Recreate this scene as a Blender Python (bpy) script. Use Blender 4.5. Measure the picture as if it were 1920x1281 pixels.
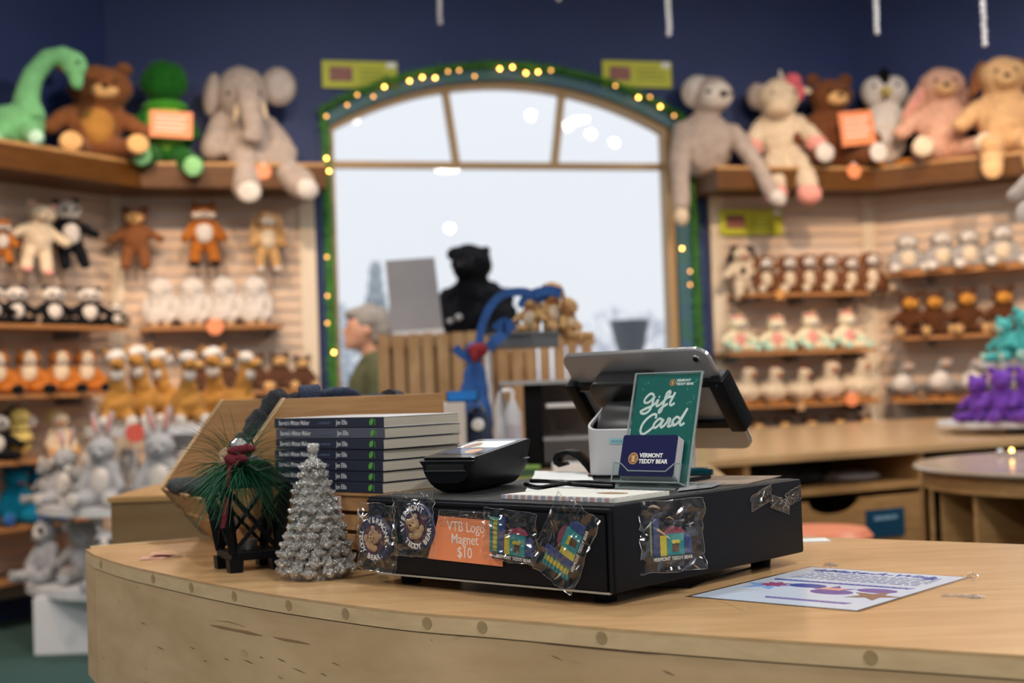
import bpy, bmesh, math, random
from mathutils import Vector, Matrix, Euler, noise
random.seed(7)
for o in list(bpy.data.objects): bpy.data.objects.remove(o)
SC = bpy.context.scene; COL = SC.collection
V = Vector; PI = math.pi
def R(d): return math.radians(d)

# ---------------- camera ----------------
F = 2631.0; EYE = 1.2; T = EYE - .2491           # T: height of the counter top
PITCH, ROLL = .0312, -.0348
_f = V((0, math.cos(PITCH), math.sin(PITCH))); _r = V((1, 0, 0)); _u = _r.cross(_f)
CR = _r*math.cos(ROLL) + _u*math.sin(ROLL); CU = -_r*math.sin(ROLL) + _u*math.cos(ROLL); CP = V((0, 0, EYE))
cam = bpy.data.cameras.new('camera'); camo = bpy.data.objects.new('camera', cam); COL.objects.link(camo)
cam.sensor_width = 36; cam.lens = F*36/1920; cam.clip_start = .05; cam.clip_end = 300
mw = Matrix.Identity(4)
for i, a in enumerate((CR, CU, -_f)):
    for j in range(3): mw[j][i] = a[j]
mw.translation = CP; camo.matrix_world = mw
cam.dof.use_dof = True; cam.dof.focus_distance = 1.72; cam.dof.aperture_fstop = 4.2; cam.dof.aperture_blades = 9
SC.camera = camo
# ---------------- world, exposure ----------------
W = bpy.data.worlds.new('world'); SC.world = W; W.use_nodes = True
nt = W.node_tree; bg = nt.nodes['Background']
tc = nt.nodes.new('ShaderNodeTexCoord'); sp = nt.nodes.new('ShaderNodeSeparateXYZ'); cr = nt.nodes.new('ShaderNodeValToRGB')
nt.links.new(tc.outputs['Generated'], sp.inputs[0]); nt.links.new(sp.outputs[2], cr.inputs[0]); nt.links.new(cr.outputs[0], bg.inputs[0])
cr.color_ramp.elements[0].color = (.80, .83, .88, 1); cr.color_ramp.elements[0].position = 0
cr.color_ramp.elements[1].color = (.87, .91, .97, 1); cr.color_ramp.elements[1].position = .35
bg.inputs[1].default_value = .96
SC.view_settings.view_transform = 'Standard'; SC.view_settings.look = 'None'; SC.view_settings.gamma = 1
SC.view_settings.exposure = .14; SC.view_settings.use_curve_mapping = False
# ---------------- lamps of the room (ceiling panels and warm track spots) ----------------
CEIL = 4.1
def area(name, x, y, z, sx, sy, watt, col=(1, .86, .72)):
    l = bpy.data.lights.new(name, 'AREA'); l.shape = 'DISK'; l.size = .34; l.energy = watt; l.color = col
    o = bpy.data.objects.new(name, l); COL.objects.link(o); o.location = (x, y, z); return o
for (x, y, w) in ((-2.6, .6, 55), (1.0, .4, 55), (3.8, 1.2, 55), (-3.2, 4.2, 60), (-.2, 3.6, 34), (3.6, 4.6, 60), (-1.2, -2.2, 70), (2.6, -2.2, 70), (-.4, 6.6, 46), (2.8, 7.2, 46)):
    area('ceiling_downlight_lamp', x, y, CEIL-.06, 1.2, .6, w, (1, .965, .925))
def spot(x, y, z, tx, ty, tz, watt, ang=60, col=(1, .70, .46), r=.05):
    l = bpy.data.lights.new('track_spot_lamp', 'SPOT'); l.energy = watt; l.color = col; l.spot_size = R(ang); l.spot_blend = .8; l.shadow_soft_size = r
    o = bpy.data.objects.new('track_spot_lamp', l); COL.objects.link(o); o.location = (x, y, z)
    o.rotation_euler = (V((tx, ty, tz))-V((x, y, z))).to_track_quat('-Z', 'Y').to_euler(); return o
SPOTS = [(-2.0, 5.6, 3.7, -2.0, 8.5, 1.5, 210), (-3.0, 4.9, 3.7, -3.3, 7.2, 1.4, 210), (-1.0, 5.7, 3.7, -1.4, 8.7, 1.5, 160), (1.9, 6.4, 3.7, 2.1, 9.7, 1.5, 270),
         (3.0, 6.0, 3.7, 3.5, 9.3, 1.4, 270), (-.9, 5.0, 3.7, -1.7, 7.0, .9, 90), (1.6, 4.2, 3.7, 2.2, 5.6, .9, 60)]
for s in SPOTS: spot(*s)

# ---------------- helpers ----------------
def ray(px, py): return (_f + CR*((px-960)/F) - CU*((py-640.5)/F))
def at(px, py, y):                # the point on the line of sight of a photo position that stands y metres into the room
    d = ray(px, py); return CP + d*(y/d.y)
def onz(px, py, z): d = ray(px, py); return CP + d*((z-EYE)/d.z)
def hit(px, py, P, N):
    d = ray(px, py); return CP + d*((V(P)-CP).dot(N)/d.dot(N))
MATS = {}
def mat(name, col, rough=.6, metal=0, var=0, vs=20, bump=0, bs=60, sheen=0, emit=0, trans=0, coat=0, ior=1.45, spec=.5, vscale=(1, 1, 1), col2=None):
    if name in MATS: return MATS[name]
    m = bpy.data.materials.new(name); m.use_nodes = True; n = m.node_tree; b = n.nodes['Principled BSDF']
    b.inputs['Base Color'].default_value = (*col, 1); b.inputs['Roughness'].default_value = rough; b.inputs['Metallic'].default_value = metal
    b.inputs['IOR'].default_value = ior; b.inputs['Specular IOR Level'].default_value = spec
    if sheen: b.inputs['Sheen Weight'].default_value = sheen; b.inputs['Sheen Roughness'].default_value = .4; b.inputs['Sheen Tint'].default_value = (*[min(1, c*1.2+.25) for c in col], 1)
    if emit: b.inputs['Emission Color'].default_value = (*col, 1); b.inputs['Emission Strength'].default_value = emit
    if trans: b.inputs['Transmission Weight'].default_value = trans
    if coat: b.inputs['Coat Weight'].default_value = coat; b.inputs['Coat Roughness'].default_value = .15
    if var or bump:
        tc = n.nodes.new('ShaderNodeTexCoord'); mp = n.nodes.new('ShaderNodeMapping'); mp.inputs['Scale'].default_value = vscale
        n.links.new(tc.outputs['Object'], mp.inputs[0])
    if var:
        t = n.nodes.new('ShaderNodeTexNoise'); t.inputs['Scale'].default_value = vs; t.inputs['Detail'].default_value = 5; t.inputs['Roughness'].default_value = .65
        n.links.new(mp.outputs[0], t.inputs[0]); c = n.nodes.new('ShaderNodeValToRGB'); n.links.new(t.outputs['Fac'], c.inputs[0])
        c.color_ramp.elements[0].position = .3; c.color_ramp.elements[1].position = .7
        c2 = col2 or [x*(1-var) for x in col]
        c.color_ramp.elements[0].color = (*c2, 1); c.color_ramp.elements[1].color = (*[min(1, x*(1+(0 if col2 else var*.6))) for x in col], 1)
        n.links.new(c.outputs[0], b.inputs['Base Color'])
    if bump:
        t = n.nodes.new('ShaderNodeTexNoise'); t.inputs['Scale'].default_value = bs; t.inputs['Detail'].default_value = 4
        n.links.new(mp.outputs[0], t.inputs[0]); bb = n.nodes.new('ShaderNodeBump'); bb.inputs['Strength'].default_value = bump; bb.inputs['Distance'].default_value = .01
        n.links.new(t.outputs['Fac'], bb.inputs['Height']); n.links.new(bb.outputs[0], b.inputs['Normal'])
    MATS[name] = m; return m
def clear(name, tint=(1, 1, 1), gloss=.12, rough=.03, ior=1.5):  # thin clear film or pane: see-through plus a mirror sheen by Fresnel
    if name in MATS: return MATS[name]
    m = bpy.data.materials.new(name); m.use_nodes = True; n = m.node_tree; n.nodes.clear()
    o = n.nodes.new('ShaderNodeOutputMaterial'); mx = n.nodes.new('ShaderNodeMixShader'); t = n.nodes.new('ShaderNodeBsdfTransparent'); g = n.nodes.new('ShaderNodeBsdfGlossy')
    fr = n.nodes.new('ShaderNodeMath'); fr.operation = 'POWER'; fr.inputs[1].default_value = 4; lw = n.nodes.new('ShaderNodeLayerWeight'); lw.inputs[0].default_value = .5; n.links.new(lw.outputs['Facing'], fr.inputs[0]); ad = n.nodes.new('ShaderNodeMath'); ad.inputs[1].default_value = gloss
    t.inputs[0].default_value = (*tint, 1); g.inputs['Roughness'].default_value = rough
    n.links.new(fr.outputs[0], ad.inputs[0]); n.links.new(ad.outputs[0], mx.inputs[0]); n.links.new(t.outputs[0], mx.inputs[1]); n.links.new(g.outputs[0], mx.inputs[2]); n.links.new(mx.outputs[0], o.inputs[0])
    MATS[name] = m; return m
def wood(name, c1, c2, scale=(1, 1, 1), rough=.35, freq=6, coat=.0, streak=.0):
    if name in MATS: return MATS[name]
    m = bpy.data.materials.new(name); m.use_nodes = True; n = m.node_tree; b = n.nodes['Principled BSDF']
    tc = n.nodes.new('ShaderNodeTexCoord'); mp = n.nodes.new('ShaderNodeMapping'); mp.inputs['Scale'].default_value = scale; n.links.new(tc.outputs['Object'], mp.inputs[0])
    a = n.nodes.new('ShaderNodeTexNoise'); a.inputs['Scale'].default_value = freq; a.inputs['Detail'].default_value = 8; a.inputs['Roughness'].default_value = .6; a.inputs['Distortion'].default_value = .4
    n.links.new(mp.outputs[0], a.inputs[0]); c = n.nodes.new('ShaderNodeValToRGB'); n.links.new(a.outputs['Fac'], c.inputs[0])
    c.color_ramp.elements[0].position = .32; c.color_ramp.elements[0].color = (*c2, 1); c.color_ramp.elements[1].position = .68; c.color_ramp.elements[1].color = (*c1, 1)
    last = c.outputs[0]
    if streak:
        s = n.nodes.new('ShaderNodeTexNoise'); s.inputs['Scale'].default_value = freq*1.7; s.inputs['Detail'].default_value = 2; n.links.new(mp.outputs[0], s.inputs[0])
        s2 = n.nodes.new('ShaderNodeValToRGB'); s2.color_ramp.elements[0].position = .70; s2.color_ramp.elements[1].position = .76; n.links.new(s.outputs['Fac'], s2.inputs[0])
        mm = n.nodes.new('ShaderNodeMath'); mm.operation = 'MULTIPLY'; mm.inputs[1].default_value = streak; n.links.new(s2.outputs[0], mm.inputs[0])
        x = n.nodes.new('ShaderNodeMix'); x.data_type = 'RGBA'; n.links.new(mm.outputs[0], x.inputs[0]); n.links.new(last, x.inputs[6]); x.inputs[7].default_value = (c2[0]*.35, c2[1]*.28, c2[2]*.2, 1); last = x.outputs[2]
    b.inputs['Specular IOR Level'].default_value = .28 if rough >= .4 else .5
    n.links.new(last, b.inputs['Base Color']); b.inputs['Roughness'].default_value = rough; b.inputs['Coat Weight'].default_value = coat; b.inputs['Coat Roughness'].default_value = .2
    MATS[name] = m; return m

class MB:
    def __init__(s): s.b = bmesh.new()
    def box(s, x0, x1, y0, y1, z0, z1, M=None):
        g = bmesh.ops.create_cube(s.b, size=1); vs = g['verts']
        A = Matrix.Translation(((x0+x1)/2, (y0+y1)/2, (z0+z1)/2)) @ Matrix.Diagonal((abs(x1-x0), abs(y1-y0), abs(z1-z0), 1))
        bmesh.ops.transform(s.b, matrix=(M or Matrix.Identity(4)) @ A, verts=vs); return s
    def ell(s, x, y, z, rx, ry, rz, rot=(0, 0, 0), u=20, v=12, M=None):
        g = bmesh.ops.create_uvsphere(s.b, u_segments=u, v_segments=v, radius=1)
        A = Matrix.Translation((x, y, z)) @ Euler([R(a) for a in rot]).to_matrix().to_4x4() @ Matrix.Diagonal((rx, ry, rz, 1))
        bmesh.ops.transform(s.b, matrix=(M or Matrix.Identity(4)) @ A, verts=g['verts']); return s
    def cap(s, p0, p1, r0, r1, n=12):              # tapered limb with rounded ends
        s.tube([p0, p1], [r0, r1], n); s.ell(*p0, r0, r0, r0, u=n, v=8); s.ell(*p1, r1, r1, r1, u=n, v=8); return s
    def tube(s, pts, r, n=10, caps=True, closed=False):
        pts = [V(p) for p in pts]; rs = r if isinstance(r, (list, tuple)) else [r]*len(pts); rings = []; prev = None
        for i, p in enumerate(pts):
            a = pts[i-1] if (i > 0 or closed) else p; b = pts[(i+1) % len(pts)] if (i < len(pts)-1 or closed) else p
            d = (b-a); d = d.normalized() if d.length > 1e-9 else V((0, 0, 1))
            if prev is None: x = d.orthogonal().normalized()
            else: x = prev - d*prev.dot(d); x = x.normalized() if x.length > 1e-6 else d.orthogonal().normalized()
            prev = x; y = d.cross(x)
            rings.append([s.b.verts.new(p + (x*math.cos(2*PI*k/n) + y*math.sin(2*PI*k/n))*rs[i]) for k in range(n)])
        m = len(rings)
        for i in range(m if closed else m-1):
            q, w = rings[i], rings[(i+1) % m]
            for k in range(n): s.b.faces.new((q[k], q[(k+1) % n], w[(k+1) % n], w[k]))
        if caps and not closed:
            s.b.faces.new(rings[0][::-1]); s.b.faces.new(rings[-1])
        return s
    def lathe(s, prof, n=32, M=None, ang=2*PI):
        rings = []
        for (r, z) in prof:
            if r < 1e-6: rings.append([s.b.verts.new((0, 0, z))]*n)
            else: rings.append([s.b.verts.new((r*math.cos(2*PI*k/n), r*math.sin(2*PI*k/n), z)) for k in range(n)])
        vs = set()
        for a in rings: vs.update(a)
        for q, w in zip(rings, rings[1:]):
            for k in range(n):
                f = []
                for v in (q[k], q[(k+1) % n], w[(k+1) % n], w[k]):
                    if v not in f: f.append(v)
                if len(f) > 2: s.b.faces.new(f)
        if M: bmesh.ops.transform(s.b, matrix=M, verts=list(vs))
        return s
    def prism(s, poly, z0, z1, M=None):            # outline in x,y raised from z0 to z1
        a = [s.b.verts.new((x, y, z0)) for x, y in poly]; b = [s.b.verts.new((x, y, z1)) for x, y in poly]; n = len(poly)
        s.b.faces.new(a[::-1]); s.b.faces.new(b)
        for i in range(n): s.b.faces.new((a[i], a[(i+1) % n], b[(i+1) % n], b[i]))
        if M: bmesh.ops.transform(s.b, matrix=M, verts=a+b)
        return s
    def quad(s, *p): s.b.faces.new([s.b.verts.new(q) for q in p]); return s
    def mesh(s, name, bevel=0, seg=2, smooth=False, ang=35, fuzz=0, fs=8):
        b = s.b
        if bevel:
            bmesh.ops.remove_doubles(b, verts=b.verts, dist=1e-6)
            es = [e for e in b.edges if len(e.link_faces) == 2 and e.calc_face_angle(0) > R(30)]
            bmesh.ops.bevel(b, geom=es, offset=bevel, segments=seg, profile=.5, affect='EDGES', clamp_overlap=True)
        bmesh.ops.recalc_face_normals(b, faces=b.faces)
        if fuzz:
            b.normal_update()
            for v in b.verts: v.co += v.normal*noise.noise(v.co*fs)*fuzz
        for f in b.faces: f.smooth = bool(smooth)
        if smooth:
            for e in b.edges:
                if len(e.link_faces) == 2 and e.calc_face_angle(0) > R(ang): e.smooth = False
        m = bpy.data.meshes.new(name); b.to_mesh(m); b.free(); return m
def link(name, me, m=None, parent=None, M=None, lab=None):
    o = bpy.data.objects.new(name, me); COL.objects.link(o)
    if m is not None and not me.materials: me.materials.append(m)
    if parent: o.parent = parent
    if M is not None: o.matrix_local = M
    if lab: o['label'] = lab
    return o
def part(name, mb, m, parent, M=None, lab=None, **k): return link(name, mb.mesh(name, **k), m, parent, M, lab)
def tag(o, label, cat, group=None, kind=None):
    o['label'] = label; o['category'] = cat
    if group: o['group'] = group
    if kind: o['kind'] = kind
    return o
def thing(name, label, cat, M=None, group=None):
    o = bpy.data.objects.new(name, None); COL.objects.link(o); o.empty_display_size = .02
    if M is not None: o.matrix_world = M
    return tag(o, label, cat, group)
def solo(name, mb, m, label, cat, M=None, group=None, **k):
    return tag(link(name, mb.mesh(name, **k), m, None, M), label, cat, group)
def struct(name, mb, m, M=None, parent=None, **k):
    o = link(name, mb.mesh(name, **k), m, parent, M)
    if not parent: o['kind'] = 'structure'
    return o
def dup(o, parent=None):
    c = o.copy(); COL.objects.link(c)
    if parent: c.parent = parent
    for ch in list(o.children): dup(ch, c)
    return c
def frame(o, X, Y=None, Z=None):                   # matrix from an origin and axes
    X = V(X).normalized()
    if Y is None: Z = V(Z or (0, 0, 1)).normalized(); Y = Z.cross(X).normalized(); Z = X.cross(Y)
    else: Y = V(Y); Y = (Y - X*Y.dot(X)).normalized(); Z = X.cross(Y)
    m = Matrix.Identity(4)
    for i, a in enumerate((X, Y, Z)):
        for j in range(3): m[j][i] = a[j]
    m.translation = V(o); return m
def yawm(o, deg, s=1): return Matrix.Translation(V(o)) @ Matrix.Rotation(R(deg), 4, 'Z') @ Matrix.Scale(s, 4)
def textmesh(s, size, ext=.0002, bold=0, align='CENTER', shear=0, space=1, sx=1):
    c = bpy.data.curves.new('t', 'FONT'); c.body = s; c.size = size; c.extrude = ext; c.offset = bold; c.align_x = align; c.align_y = 'CENTER'; c.shear = shear; c.space_character = space; c.resolution_u = 4; c.space_line = .9
    o = bpy.data.objects.new('t', c); me = bpy.data.meshes.new_from_object(o); bpy.data.objects.remove(o); bpy.data.curves.remove(c)
    me.materials.clear()
    if sx != 1:
        for v in me.vertices: v.co.x *= sx
    return me
def text(name, s, size, m, parent, M, **k): return link(name, textmesh(s, size, **k), m, parent, M)
def arctext(s, size, rad, a0, a1, m, name, parent, M, inner=False, **k):   # letters set round a ring from angle a0 to a1
    b = bmesh.new(); n = len(s)
    for i, ch in enumerate(s):
        if ch == ' ': continue
        me = textmesh(ch, size, **k); a = R(a0+(a1-a0)*(i+.5)/n)
        A = Matrix.Translation((rad*math.cos(a), rad*math.sin(a), 0)) @ Matrix.Rotation(a+(PI/2 if inner else -PI/2), 4, 'Z')
        me.transform(A); b.from_mesh(me); bpy.data.meshes.remove(me)
    me = bpy.data.meshes.new(name); b.to_mesh(me); b.free(); return link(name, me, m, parent, M)
def ZF(o, X, N):    # a frame whose local z is the outward normal N of a surface and x runs along it
    N = V(N).normalized(); X = V(X); X = (X - N*X.dot(N)).normalized(); Y = N.cross(X); m = Matrix.Identity(4)
    for i, a in enumerate((X, Y, N)):
        for j in range(3): m[j][i] = a[j]
    m.translation = V(o); return m
def rrect(w, h, r, n=5, cx=0, cy=0):
    out = []
    for (sx, sy, a) in ((1, 1, 0), (-1, 1, 90), (-1, -1, 180), (1, -1, 270)):
        for k in range(n+1):
            t = R(a+90*k/n); out.append((cx+sx*(w/2-r)+r*math.cos(t), cy+sy*(h/2-r)+r*math.sin(t)))
    return out
def ellpoly(rx, ry, n=28, cx=0, cy=0): return [(cx+rx*math.cos(2*PI*k/n), cy+ry*math.sin(2*PI*k/n)) for k in range(n)]
def star(r, n=5, q=.42, cx=0, cy=0, ph=90, sy=1): return [(cx+(r if k % 2 == 0 else r*q)*math.cos(R(ph+180*k/n)), cy+sy*(r if k % 2 == 0 else r*q)*math.sin(R(ph+180*k/n))) for k in range(2*n)]

# ---------------- materials ----------------
navy = mat('navy_paint', (.013, .031, .125), .6, var=.12, vs=2)
carpet = mat('green_carpet', (.035, .085, .075), .95, var=.3, vs=60, bump=.3, bs=300)
ceilm = mat('ceiling_paint', (.55, .55, .55), .9)
maple = wood('maple_top', (.65, .415, .205), (.51, .305, .14), (1, 6, 6), .22, 5, .25, .0)
maplef = wood('maple_front', (.66, .455, .26), (.53, .35, .185), (1, 1, 3.2), .42, 7, .1, .55)
maplee = wood('maple_edge', (.72, .52, .30), (.62, .43, .24), (2, 2, 8), .4, 12)
plug = wood('dowel_plug', (.44, .30, .16), (.36, .24, .12), (8, 8, 8), .4, 12)
pine = wood('pine', (.52, .30, .135), (.38, .20, .08), (2, 2, 14), .5, 7)
pinef = wood('pine_face', (.42, .235, .105), (.30, .155, .062), (1, 1, 18), .5, 6)
oak = wood('oak', (.50, .29, .12), (.36, .19, .07), (2, 2, 9), .45, 5)
ledgew = wood('ledge_wood', (.115, .044, .006), (.075, .027, .003), (1, 1, 8), .4, 4)
cream = mat('cream_slat', (.66, .50, .38), .55)
creamt = mat('cream_trim', (.70, .60, .47), .5)
slotm = mat('slot_metal', (.62, .58, .56), .4, .3)
blk = mat('black_plastic', (.004, .0045, .006), .42, spec=.15)
blks = mat('black_shiny', (.008, .008, .010), .12)
blkmet = mat('black_powder_steel', (.0075, .0085, .012), .5, 0, bump=.05, bs=500, spec=.13)
white = mat('white_laminate', (.72, .72, .74), .4)
clearf = clear('clear_film', (.97, .97, .97), .09, .10)
acryl = clear('acrylic', (.95, .99, .98), .015, .02)
glassm = clear('window_glass', (.985, .99, 1), .035, .0)
silver = mat('silver_alu', (.50, .51, .53), .34, .75)
orange = mat('orange_card', (.80, .27, .12), .45)
wht = mat('white_ink', (.85, .85, .85), .5)
# ======================= ROOM =======================
a15 = R(15)
WM = frame((0, 9.2, 0), (math.cos(a15), math.sin(a15), 0), Z=(0, 0, 1))       # window wall
LC = V((-.284*8.55, 8.55, 0)); RC = V((.256*9.88, 9.88, 0))
LM = frame(LC, (math.cos(R(60)), math.sin(R(60)), 0), Z=(0, 0, 1)); RM = frame(RC, (math.cos(R(-30)), math.sin(R(-30)), 0), Z=(0, 0, 1))
WALL = {'W': WM, 'L': LM, 'R': RM}; WYAW = {'W': 15, 'L': 60, 'R': -30}
def wl(w, px, py, off=0):          # local (s, z) on the plane that stands off metres before wall w
    M = WALL[w]; Y = M.to_3x3() @ V((0, 1, 0)); P = M.translation - Y*off
    q = M.inverted() @ hit(px, py, P, Y); return q.x, q.z
def wp(w, px, py, off=0):
    M = WALL[w]; Y = M.to_3x3() @ V((0, 1, 0)); return hit(px, py, M.translation - Y*off, Y)
sL = (WM.inverted() @ LC).x; sR = (WM.inverted() @ RC).x
# window outline
gl = wl('W', 619, 300)[0]; gr = wl('W', 1262, 300)[0]; zs = (wl('W', 619, 240)[1]+wl('W', 1262, 238)[1])/2; zt = wl('W', 948, 152)[1]
zsill = .62; cx0 = (gl+gr)/2; hw = (gr-gl)/2; rise = zt-zs; RAD = (hw*hw+rise*rise)/(2*rise); zc = zt-RAD; AM = math.asin(hw/RAD)
def arch(n, r=RAD, x=cx0): return [(x+r*math.sin(-AM+2*AM*k/n), zc+r*math.cos(-AM+2*AM*k/n)) for k in range(n+1)]
def vert_xz(s, poly, y0, y1): return s.prism([(x, z) for x, z in poly], y0, y1, M=Matrix(((1, 0, 0, 0), (0, 0, 1, 0), (0, 1, 0, 0), (0, 0, 0, 1))))
mb = MB()
def wallface(mb, polys, y0, y1):
    for p in polys: vert_xz(mb, p, y0, y1)
ar = arch(24)
polys = [[(sL-.3, 0), (gl, 0), (gl, CEIL), (sL-.3, CEIL)], [(gr, 0), (sR+.3, 0), (sR+.3, CEIL), (gr, CEIL)], [(gl, 0), (gr, 0), (gr, zsill), (gl, zsill)]]
for (a, b) in zip(ar, ar[1:]): polys.append([a, b, (b[0], CEIL), (a[0], CEIL)])
wallface(mb, polys, 0, .22); struct('wall_back', mb, navy, WM)
mb = MB(); mb.box(-6.3, .1, 0, .15, 0, CEIL); struct('wall_left', mb, navy, LM)
mb = MB(); mb.box(-.1, 4.6, 0, .15, 0, CEIL); struct('wall_right', mb, navy, RM)
pL = LM @ V((-6.2, 0, 0)); pR = RM @ V((4.5, 0, 0))
wallp = mat('pale_wall_paint', (.45, .45, .47), .8)
mb = MB(); mb.box(pL.x-.15, pL.x, -4, pL.y+.1, 0, CEIL); struct('wall_left_side', mb, wallp)
mb = MB(); mb.box(pR.x, pR.x+.15, -4, pR.y+.1, 0, CEIL); struct('wall_right_side', mb, wallp)
mb = MB(); mb.box(pL.x-.15, pR.x+.15, -4.15, -4, 0, CEIL); struct('wall_front', mb, wallp)
mb = MB(); mb.prism([(pL.x-.15, -4.1), (pR.x+.15, -4.1), (pR.x+.15, pR.y+.2), (RC.x+.3, RC.y+.35), (LC.x-.3, LC.y+.3), (pL.x-.15, pL.y)], -.1, 0); struct('floor', mb, carpet)
mb = MB(); mb.prism([(pL.x-.15, -4.1), (pR.x+.15, -4.1), (pR.x+.15, pR.y+.2), (RC.x+.3, RC.y+.35), (LC.x-.3, LC.y+.3), (pL.x-.15, pL.y)], CEIL, CEIL+.1); struct('ceiling', mb, ceilm)
# window: wooden frame, transom, two raking bars, panes
fw = mat('window_frame_wood', (.42, .27, .12), .5)
wi = bpy.data.objects.new('window_1', None); COL.objects.link(wi); wi.matrix_world = WM; wi['kind'] = 'structure'
def arcband(r0, r1, y0, y1, n=24, mb=None):
    mb = mb or MB(); a = arch(n, r0); b = arch(n, r1)
    for k in range(n): vert_xz(mb, [a[k], a[k+1], b[k+1], b[k]], y0, y1)
    return mb
mb = arcband(RAD-.035, RAD, .02, .14); mb.box(gl, gl+.03, .02, .14, zsill, zs); mb.box(gr-.05, gr, .02, .14, zsill, zs); mb.box(gl, gr, .0, .16, zsill, zsill+.05)
link('window_frame', mb.mesh('f'), fw, wi)
ztr = wl('W', 940, 311, -.07)[1]
mb = MB(); mb.box(gl+.03, gr-.05, .04, .12, ztr-.02, ztr+.02); link('transom', mb.mesh('t'), fw, wi)
for (xa, ya, xb, yb) in ((833, 166, 856, 308), (1055, 170, 1040, 308)):
    a = wl('W', xa, ya, -.07); b = wl('W', xb, yb, -.07); d = V((b[0]-a[0], b[1]-a[1])).normalized()*.03; w_ = .019
    mb = MB(); vert_xz(mb, [(a[0]-w_, a[1]-d.y), (a[0]+w_, a[1]-d.y), (b[0]+w_, b[1]), (b[0]-w_, b[1])], .04, .12); link('glazing_bar', mb.mesh('b'), fw, wi)
mb = MB(); n = 24; a = arch(n, RAD-.02)
vs = [mb.b.verts.new((x, .08, z)) for x, z in a] + [mb.b.verts.new((gr-.02, .08, zsill)), mb.b.verts.new((gl+.02, .08, zsill))]; mb.b.faces.new(vs)
link('pane', mb.mesh('p'), glassm, wi)
# painted trim round the window (blue-green)
tb = mat('blue_green_trim', (.045, .11, .22), .5, var=.5, vs=9, col2=(.03, .13, .07))
mb = arcband(RAD+.0, RAD+.075, -.02, .01); mb.box(gr, gr+.10, -.02, .01, zsill, zs+.05); mb.box(gl-.06, gl, -.02, .01, zsill, zs); struct('trim_1', mb, tb, WM)
# outdoors: snow, trees whose pale colour imitates haze
snow = mat('snow', (.82, .84, .87), .8); haze_pale = mat('hazed_needles', (.40, .44, .46), .9, var=.3, vs=6)
mb = MB(); mb.box(-60, 60, .4, 120, -.6, -.5); o = struct('snowy_ground', mb, snow, WM); tag(o, 'snow covered ground outside beyond the arched window', 'snow', kind='structure')
def conifer(px, py, y, h, lab, pale=0):
    p = at(px, py, y); base = V((p.x, p.y, -.5)); H = p.z+.5; t = thing('conifer', lab, 'tree', Matrix.Translation(base), 'trees outside coloured pale for haze')
    part('trunk', MB().tube([(0, 0, 0), (0, 0, H*.9)], [H*.02, H*.005], 8), mat('hazed_bark', (.4, .39, .38), .9), t)
    mb = MB(); n = 16
    for k in range(n):
        z = H*(.08+.9*k/n); r = H*.22*(1-k/n)+.04; m2 = 9
        for j in range(m2):
            an = 2*PI*(j+random.random())/m2; rr = r*random.uniform(.7, 1.1)
            mb.tube([(0, 0, z+.04*H), (rr*.6*math.cos(an), rr*.6*math.sin(an), z), (rr*math.cos(an), rr*math.sin(an), z-.03*H)], [H*.02, H*.022, .01], 5)
    part('foliage', mb, mat('haze_pale%d' % pale, (.40+.22*pale, .44+.22*pale, .46+.24*pale), .9), t)
conifer(703, 478, 26, 6, 'tall conifer coloured pale for haze outside, left of the grey panel'); conifer(640, 560, 40, 6, 'smaller conifer coloured pale for haze at the left edge of the window', 1)
def baretree(px, py, y, lab):
    p = at(px, py, y); H = p.z+.5; t = thing('bare_tree', lab, 'tree', Matrix.Translation((p.x, p.y, -.5)), 'trees outside coloured pale for haze')
    mb = MB(); mb.tube([(0, 0, 0), (0, 0, H*.6)], [H*.02, H*.01], 6)
    def br(p0, d, l, r, k):
        q = p0+d*l; mb.tube([p0, q], [r, r*.6], 4)
        if k:
            for _ in range(4): br(q, (d+V((random.uniform(-.8, .8), random.uniform(-.8, .8), random.uniform(-.2, .5)))).normalized(), l*.62, r*.6, k-1)
    for _ in range(9): br(V((0, 0, H*random.uniform(.2, .6))), V((random.uniform(-1, 1), random.uniform(-.6, .6), random.uniform(.3, .9))).normalized(), H*.22, H*.012, 3)
    part('branches', mb, mat('hazed_twigs', (.66, .67, .72), .9), t)
baretree(1185, 565, 42, 'broad bare tree coloured pale for haze outside, right part of the window'); baretree(1120, 600, 60, 'faint bare tree coloured pale for haze outside, beside the crate top')
# grey planter outside
p = at(1183, 668, 14); mb = MB(); mb.lathe([(.0, 0), (.10, 0), (.15, .12), (.21, .40), (.19, .40), (.13, .1), (0, .1)], 24)
solo('planter_pot', mb, mat('grey_planter', (.11, .12, .13), .7), 'grey tapered planter seen through the window right of the slatted crate', 'planter', Matrix.Translation((p.x, p.y, p.z-.02)) @ Matrix.Scale(.95, 4), smooth=True)
mb = MB(); mb.ell(p.x, p.y+1.2, -.5, 6, 1.6, p.z+.44, u=40, v=16); struct('snow_bank', mb, snow, smooth=True)

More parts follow.
